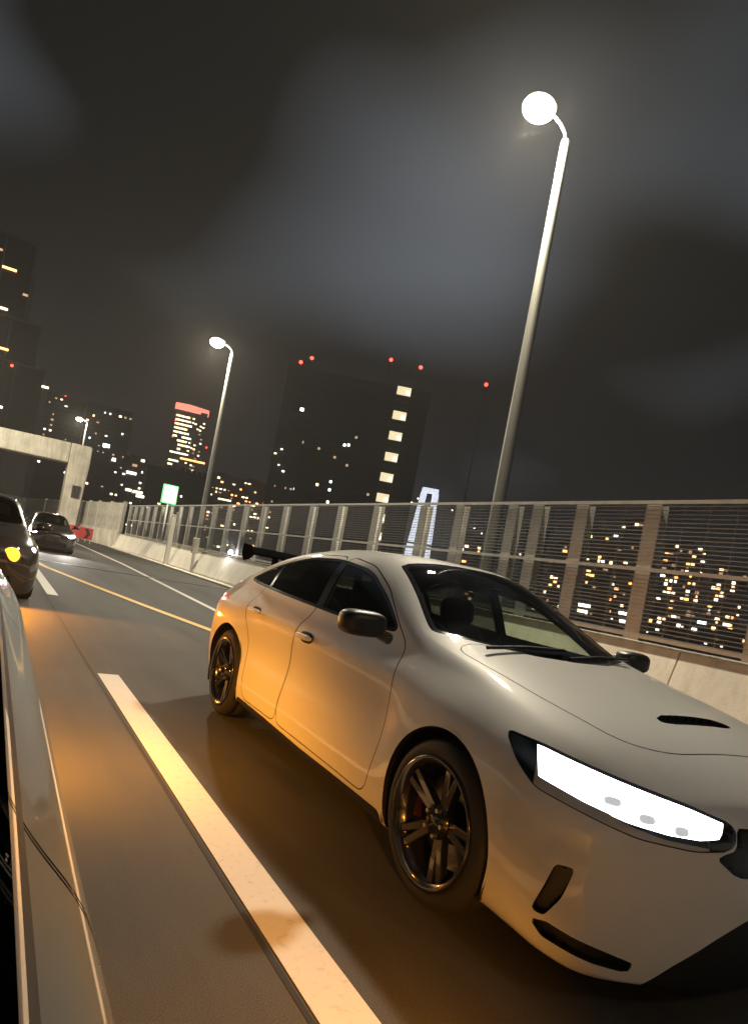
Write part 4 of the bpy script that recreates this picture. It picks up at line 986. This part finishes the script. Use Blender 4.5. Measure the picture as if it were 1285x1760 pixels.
# low dark block in front of it
D = 300
t, w_, H, k = tower('office_block', 255, 366, 800, D, 40, 'low dark office block below the tower with the pink crown', 'tower_grey', 'building')
for i in range(5): block(t, 'roof_unit', w_ * (.0 + .09 * i), w_ * (.06 + .09 * i), 4, 9, H + .01, H + 2.2, 'tower_grey')
sparse(t, w_, H, k, 6, .5, .9, seed=8)
# dark housing blocks left of it
D = 330
t, w_, H, k = tower('apartment_block', 84, 150, 676, D, 40, 'dark apartment block with scattered lights above the concrete portal', 'tower_dark', 'building')
sparse(t, w_, H, k, 22, .45, .99, seed=21); floors(t, w_, H, k, .4, .98, 8); beacon(t, 103, 683, D, k, 3); beacon(t, 113, 681, D, k, 3)
D = 350
t, w_, H, k = tower('apartment_block', 152, 232, 692, D, 40, 'dark apartment block with scattered white windows right of the small distant lamp', 'tower_dark', 'building')
sparse(t, w_, H, k, 30, .4, .97, ('win_white', 'win_cool', 'win_warm', 'win_dim', 'win_dim'), seed=33); floors(t, w_, H, k, .4, .98, 8)
win_at(t, 183, 766, D, 11, 6, 'win_cool', k); win_at(t, 196, 790, D, 6, 5, 'win_white', k)
D = 280
t, w_, H, k = tower('apartment_block', 214, 254, 782, D, 30, 'narrow lit apartment block just left of the low dark office block', 'tower_dark', 'building')
for (px, py, w0, m) in ((226, 813, 16, 'win_white'), (221, 842, 10, 'win_pale'), (237, 846, 16, 'win_pale'), (241, 853, 13, 'win_white'), (232, 800, 8, 'win_dim'), (246, 792, 6, 'win_pale')): win_at(t, px, py, D, w0, 4, m, k)
sparse(t, w_, H, k, 14, .3, .95, seed=44)
# stepped glass tower at the left edge
D = 125
t = empty('stepped_tower', (*(at_d(-40, 700, D).xy), BASE), -math.atan2(ray(60, 700).x, ray(60, 700).y), 'stepped dark glass tower with few lit strips at the left edge', 'tower'); k = D / F_PX
def q_(px, py): return local(t, px, py)
for nm, (pt, pb, ex) in (('upper_tier', (395, 556, 57)), ('middle_tier', (560, 632, 73)), ('lower_tier', (636, 990, 80))):
    tp = q_(ex, pt if nm != 'upper_tier' else 470); ztop = q_(0, pt).z if nm == 'upper_tier' else tp.z; zb = q_(ex, pb).z if nm != 'lower_tier' else 0.0
    o = block(t, nm, -30, tp.x, 0, 30, zb, ztop - .02, 'tower_glass')
    for i in range(4):
        b_ = MB(); xx = tp.x - i * 5.2; b_.box(xx - .12, xx + .12, -.14, -.0, zb, ztop - .05); b_.build('mullion', 'tower_grey', t)
    b_ = MB(); b_.box(-30, tp.x + .1, -.18, -.001, ztop - .5, ztop - .03); b_.build('cornice', 'tower_grey', t)
for (px, py, w0, m, rot) in ((17, 463, 22, 'win_orange', 0), (44, 508, 8, 'win_dim', 0), (6, 531, 14, 'win_warm', 0), (6, 600, 16, 'win_orange', 0), (21, 629, 4, 'beacon_red', 0), (78, 666, 11, 'win_warm', 0), (2, 700, 5, 'win_white', 0), (2, 430, 6, 'win_dim', 0)): 
    o = window(t, q_(px, py).x, -.4, q_(px, py).z, w0 * k, 3.2 * k, m, .3)
# low town lights between tower and lamp pole
D = 600
for i, (a0, a1, yt, lb) in enumerate(((360, 408, 812, 'low dark apartment block dotted with warm lights, right of the slim lamp pole'), (408, 470, 822, 'low dark apartment block dotted with lights left of the slim tower'))):
    t, w_, H, k = tower('apartment_block', a0, a1, yt, D, 40, lb, 'tower_grey', 'building'); sparse(t, w_, H, k, 42, .1, .98, ('win_warm', 'win_orange', 'win_pale', 'win_dim'), (2, 5), (1.6, 3), 6, 6, 50 + i)
    win_at(t, a0 + 26, yt + 47, D, 22 if i == 0 else 8, 2.4, 'win_warm', k)
    if i == 1: beacon(t, 454, 864, D, k, 5)
# red beacon right of the tower on a thin mast
D = 700
t = empty('radio_mast', (*(at_d(835, 900, D).xy), BASE), -PSI, 'thin dark mast with one red beacon between tower and nearest lamp pole', 'mast'); k = D / F_PX
zt = at_d(835, 661, D).z - BASE; p_ = Matrix.Rotation(PSI, 3, 'Z') @ (at_d(835, 661, D) - t.location)
m_ = MB(); m_.tube([(p_.x, 0, 0), (p_.x, 0, zt)], [1.2, .3], 8); m_.build('mast', 'tower_dark', t, True)
m_ = MB(); m_.ellipsoid((p_.x, 0, zt), (1.9,) * 3, 8); m_.build('beacon', 'beacon_red', t, True)

# suspension bridge: floodlit white tower, cables, deck
D = 1300; k = D / F_PX
t = empty('suspension_bridge', (*(at_d(735, 950, D).xy), BASE), -PSI, 'floodlit white suspension bridge tower seen above and through the fence', 'bridge')
def bq(px, py): return Matrix.Rotation(PSI, 3, 'Z') @ (at_d(px, py, D) - t.location)
zt = bq(740, 842).z; zx = bq(735, 862).z; xc = bq(738, 850).x; zd = bq(725, 935).z
for s_, nm in ((-1, 'tower_leg'), (1, 'tower_leg')):
    m_ = MB(); hw = 5 * k; x_ = xc + s_ * 10 * k
    sp = s_ * 12 * k if s_ < 0 else 4 * k
    m_.prism([(x_ - hw * 1.5 + sp, 0), (x_ + hw * 1.5 + sp, 0), (x_ + hw, zt - 6 * k), (x_ - hw, zt - 6 * k)], 'y', -6, 6); m_.build(nm, 'bridge_white', t)
m_ = MB(); m_.box(xc - 14 * k, xc + 14 * k, -7, 7, zt - 6 * k, zt + 2 * k, 1.0); m_.build('portal_beam', 'bridge_white', t)
m_ = MB(); m_.box(xc - 16 * k, xc + 16 * k, -8, 8, zt + 2 * k + .1, zt + 6 * k, 1.0); m_.build('saddle', 'tower_grey', t)
for z_ in (bq(730, 893).z, bq(728, 912).z):
    m_ = MB(); m_.box(xc - 6 * k, xc + 6 * k, -3, 3, z_ - 1.4 * k, z_ + 1.4 * k); m_.build('cross_strut', 'tower_grey', t)
m_ = MB(); m_.box(xc - 260 * k, xc + 420 * k, -8, 8, zd - 3 * k, zd, .5); m_.build('bridge_deck', 'tower_grey', t)
for s_ in (-1, 1):
    L_ = 130 if s_ < 0 else 200; pts = [(xc + s_ * u * L_ * k, 0, zd + 10 + (zt - zd - 10) * (1 - u) ** 1.7) for u in np.linspace(0, 1, 15)]
    m_ = MB(); m_.tube(pts, .8, 6); m_.build('cable', 'tower_grey', t)
    for i, p in enumerate(pts[1:-2]):
        m_ = MB(); m_.ellipsoid((p[0], -.5, p[2] + 1.5), (1.7, 1.7, 1.7), 6); m_.build('cable_lamp', 'win_white', t, True)

# lit town across the water, seen through the fence
r_ = random.Random(9)
COLS = ('win_warm', 'win_orange', 'win_pale', 'win_warm', 'win_white', 'win_orange', 'win_dim', 'win_dim')
spec = [ (905, 945, 905, 640, 'dark waterside block behind the second fence post right of the nearest lamp pole', 16),
         (948, 990, 930, 640, 'dark waterside block between the second and third fence posts right of the lamp pole', 18),
         (1000, 1062, 905, 640, 'dark waterside block between the third and fourth fence posts right of the lamp pole', 20),
         (1070, 1120, 890, 640, 'waterside block behind the fourth fence post right of the nearest lamp pole', 24),
         (1145, 1215, 928, 640, 'waterside apartment tower thick with orange lights at the far right', 78),
         (1228, 1285, 970, 640, 'waterside block dotted with orange lights at the right picture edge', 44),
         (780, 830, 915, 640, 'low waterside block with red lamps just left of the nearest lamp pole', 10)]
for i, (a0, a1, yt, D, lb, n_) in enumerate(spec):
    t, w_, H, k = tower('apartment_block', a0, a1, yt, D + i * 9, 35, lb, 'tower_grey', 'building'); sparse(t, w_, H, k, n_, .12, .98, COLS, (2.8, 7.5), (2.6, 5), 6.5, 6.5, 80 + i)
    if i == 6: beacon(t, 790, 921, D + i * 9, k, 6); beacon(t, 787, 944, D + i * 9, k, 5)
# waterside sheds with bright strip lights
D = 560
for i, (a0, a1, yt, wins, lb) in enumerate(((965, 1040, 1022, ((985, 1033, 12, 'win_green'), (1000, 1040, 26, 'win_white'), (998, 1050, 22, 'win_pale')), 'low waterside shed with a green and a white light above the white car'),
        (1050, 1130, 1040, ((1075, 1055, 24, 'win_white'), (1070, 1068, 12, 'win_white'), (1113, 1066, 12, 'win_orange')), 'low waterside shed with glaring white lamps behind the fourth fence post'),
        (1150, 1285, 1062, ((1165, 1075, 5, 'win_white'), (1205, 1070, 14, 'win_cool'), (1192, 1082, 8, 'win_white'), (1248, 1074, 12, 'win_pale'), (1280, 1102, 8, 'win_orange'), (1225, 1080, 6, 'win_warm')), 'long low waterside shed with a row of small lamps at right'))):
    t, w_, H, k = tower('shed', a0, a1, yt, D, 25, lb, 'tower_grey', 'building')
    for px, py, w0, m in wins: win_at(t, px, py, D, w0, 5, m, k)
    sparse(t, w_, H, k, 5, .3, .9, seed=70 + i)

# ------------------------------------------------------------------ night haze in the air
if HAZE_DENSITY > 0:
    hz = MB(); hz.box(-900, 1700, -60, 1500, -14.2, 260); ho = hz.build('haze', 'concrete'); ho['kind'] = 'stuff'
    m = bpy.data.materials.new('haze_air'); m.use_nodes = True; tt = m.node_tree; tt.nodes.clear()
    o_ = tt.nodes.new('ShaderNodeOutputMaterial'); v_ = tt.nodes.new('ShaderNodeVolumePrincipled'); v_.inputs['Density'].default_value = HAZE_DENSITY; v_.inputs['Color'].default_value = (.95, .94, .92, 1); v_.inputs['Anisotropy'].default_value = .35
    tt.links.new(v_.outputs[0], o_.inputs['Volume']); ho.data.materials.clear(); ho.data.materials.append(m)

# distant lamps and windows are seen directly; they need not be sampled as light sources
for n_, m in MATS.items():
    if n_.startswith('win_') or n_ in ('stair_glow', 'beacon_red', 'crown_pink', 'bridge_white', 'chevron_red', 'lamp_soft', 'lamp_glow', 'lamp_glare', 'street_lens', 'lamp_amber', 'lamp_red', 'green_sign'): m.cycles.emission_sampling = 'NONE'
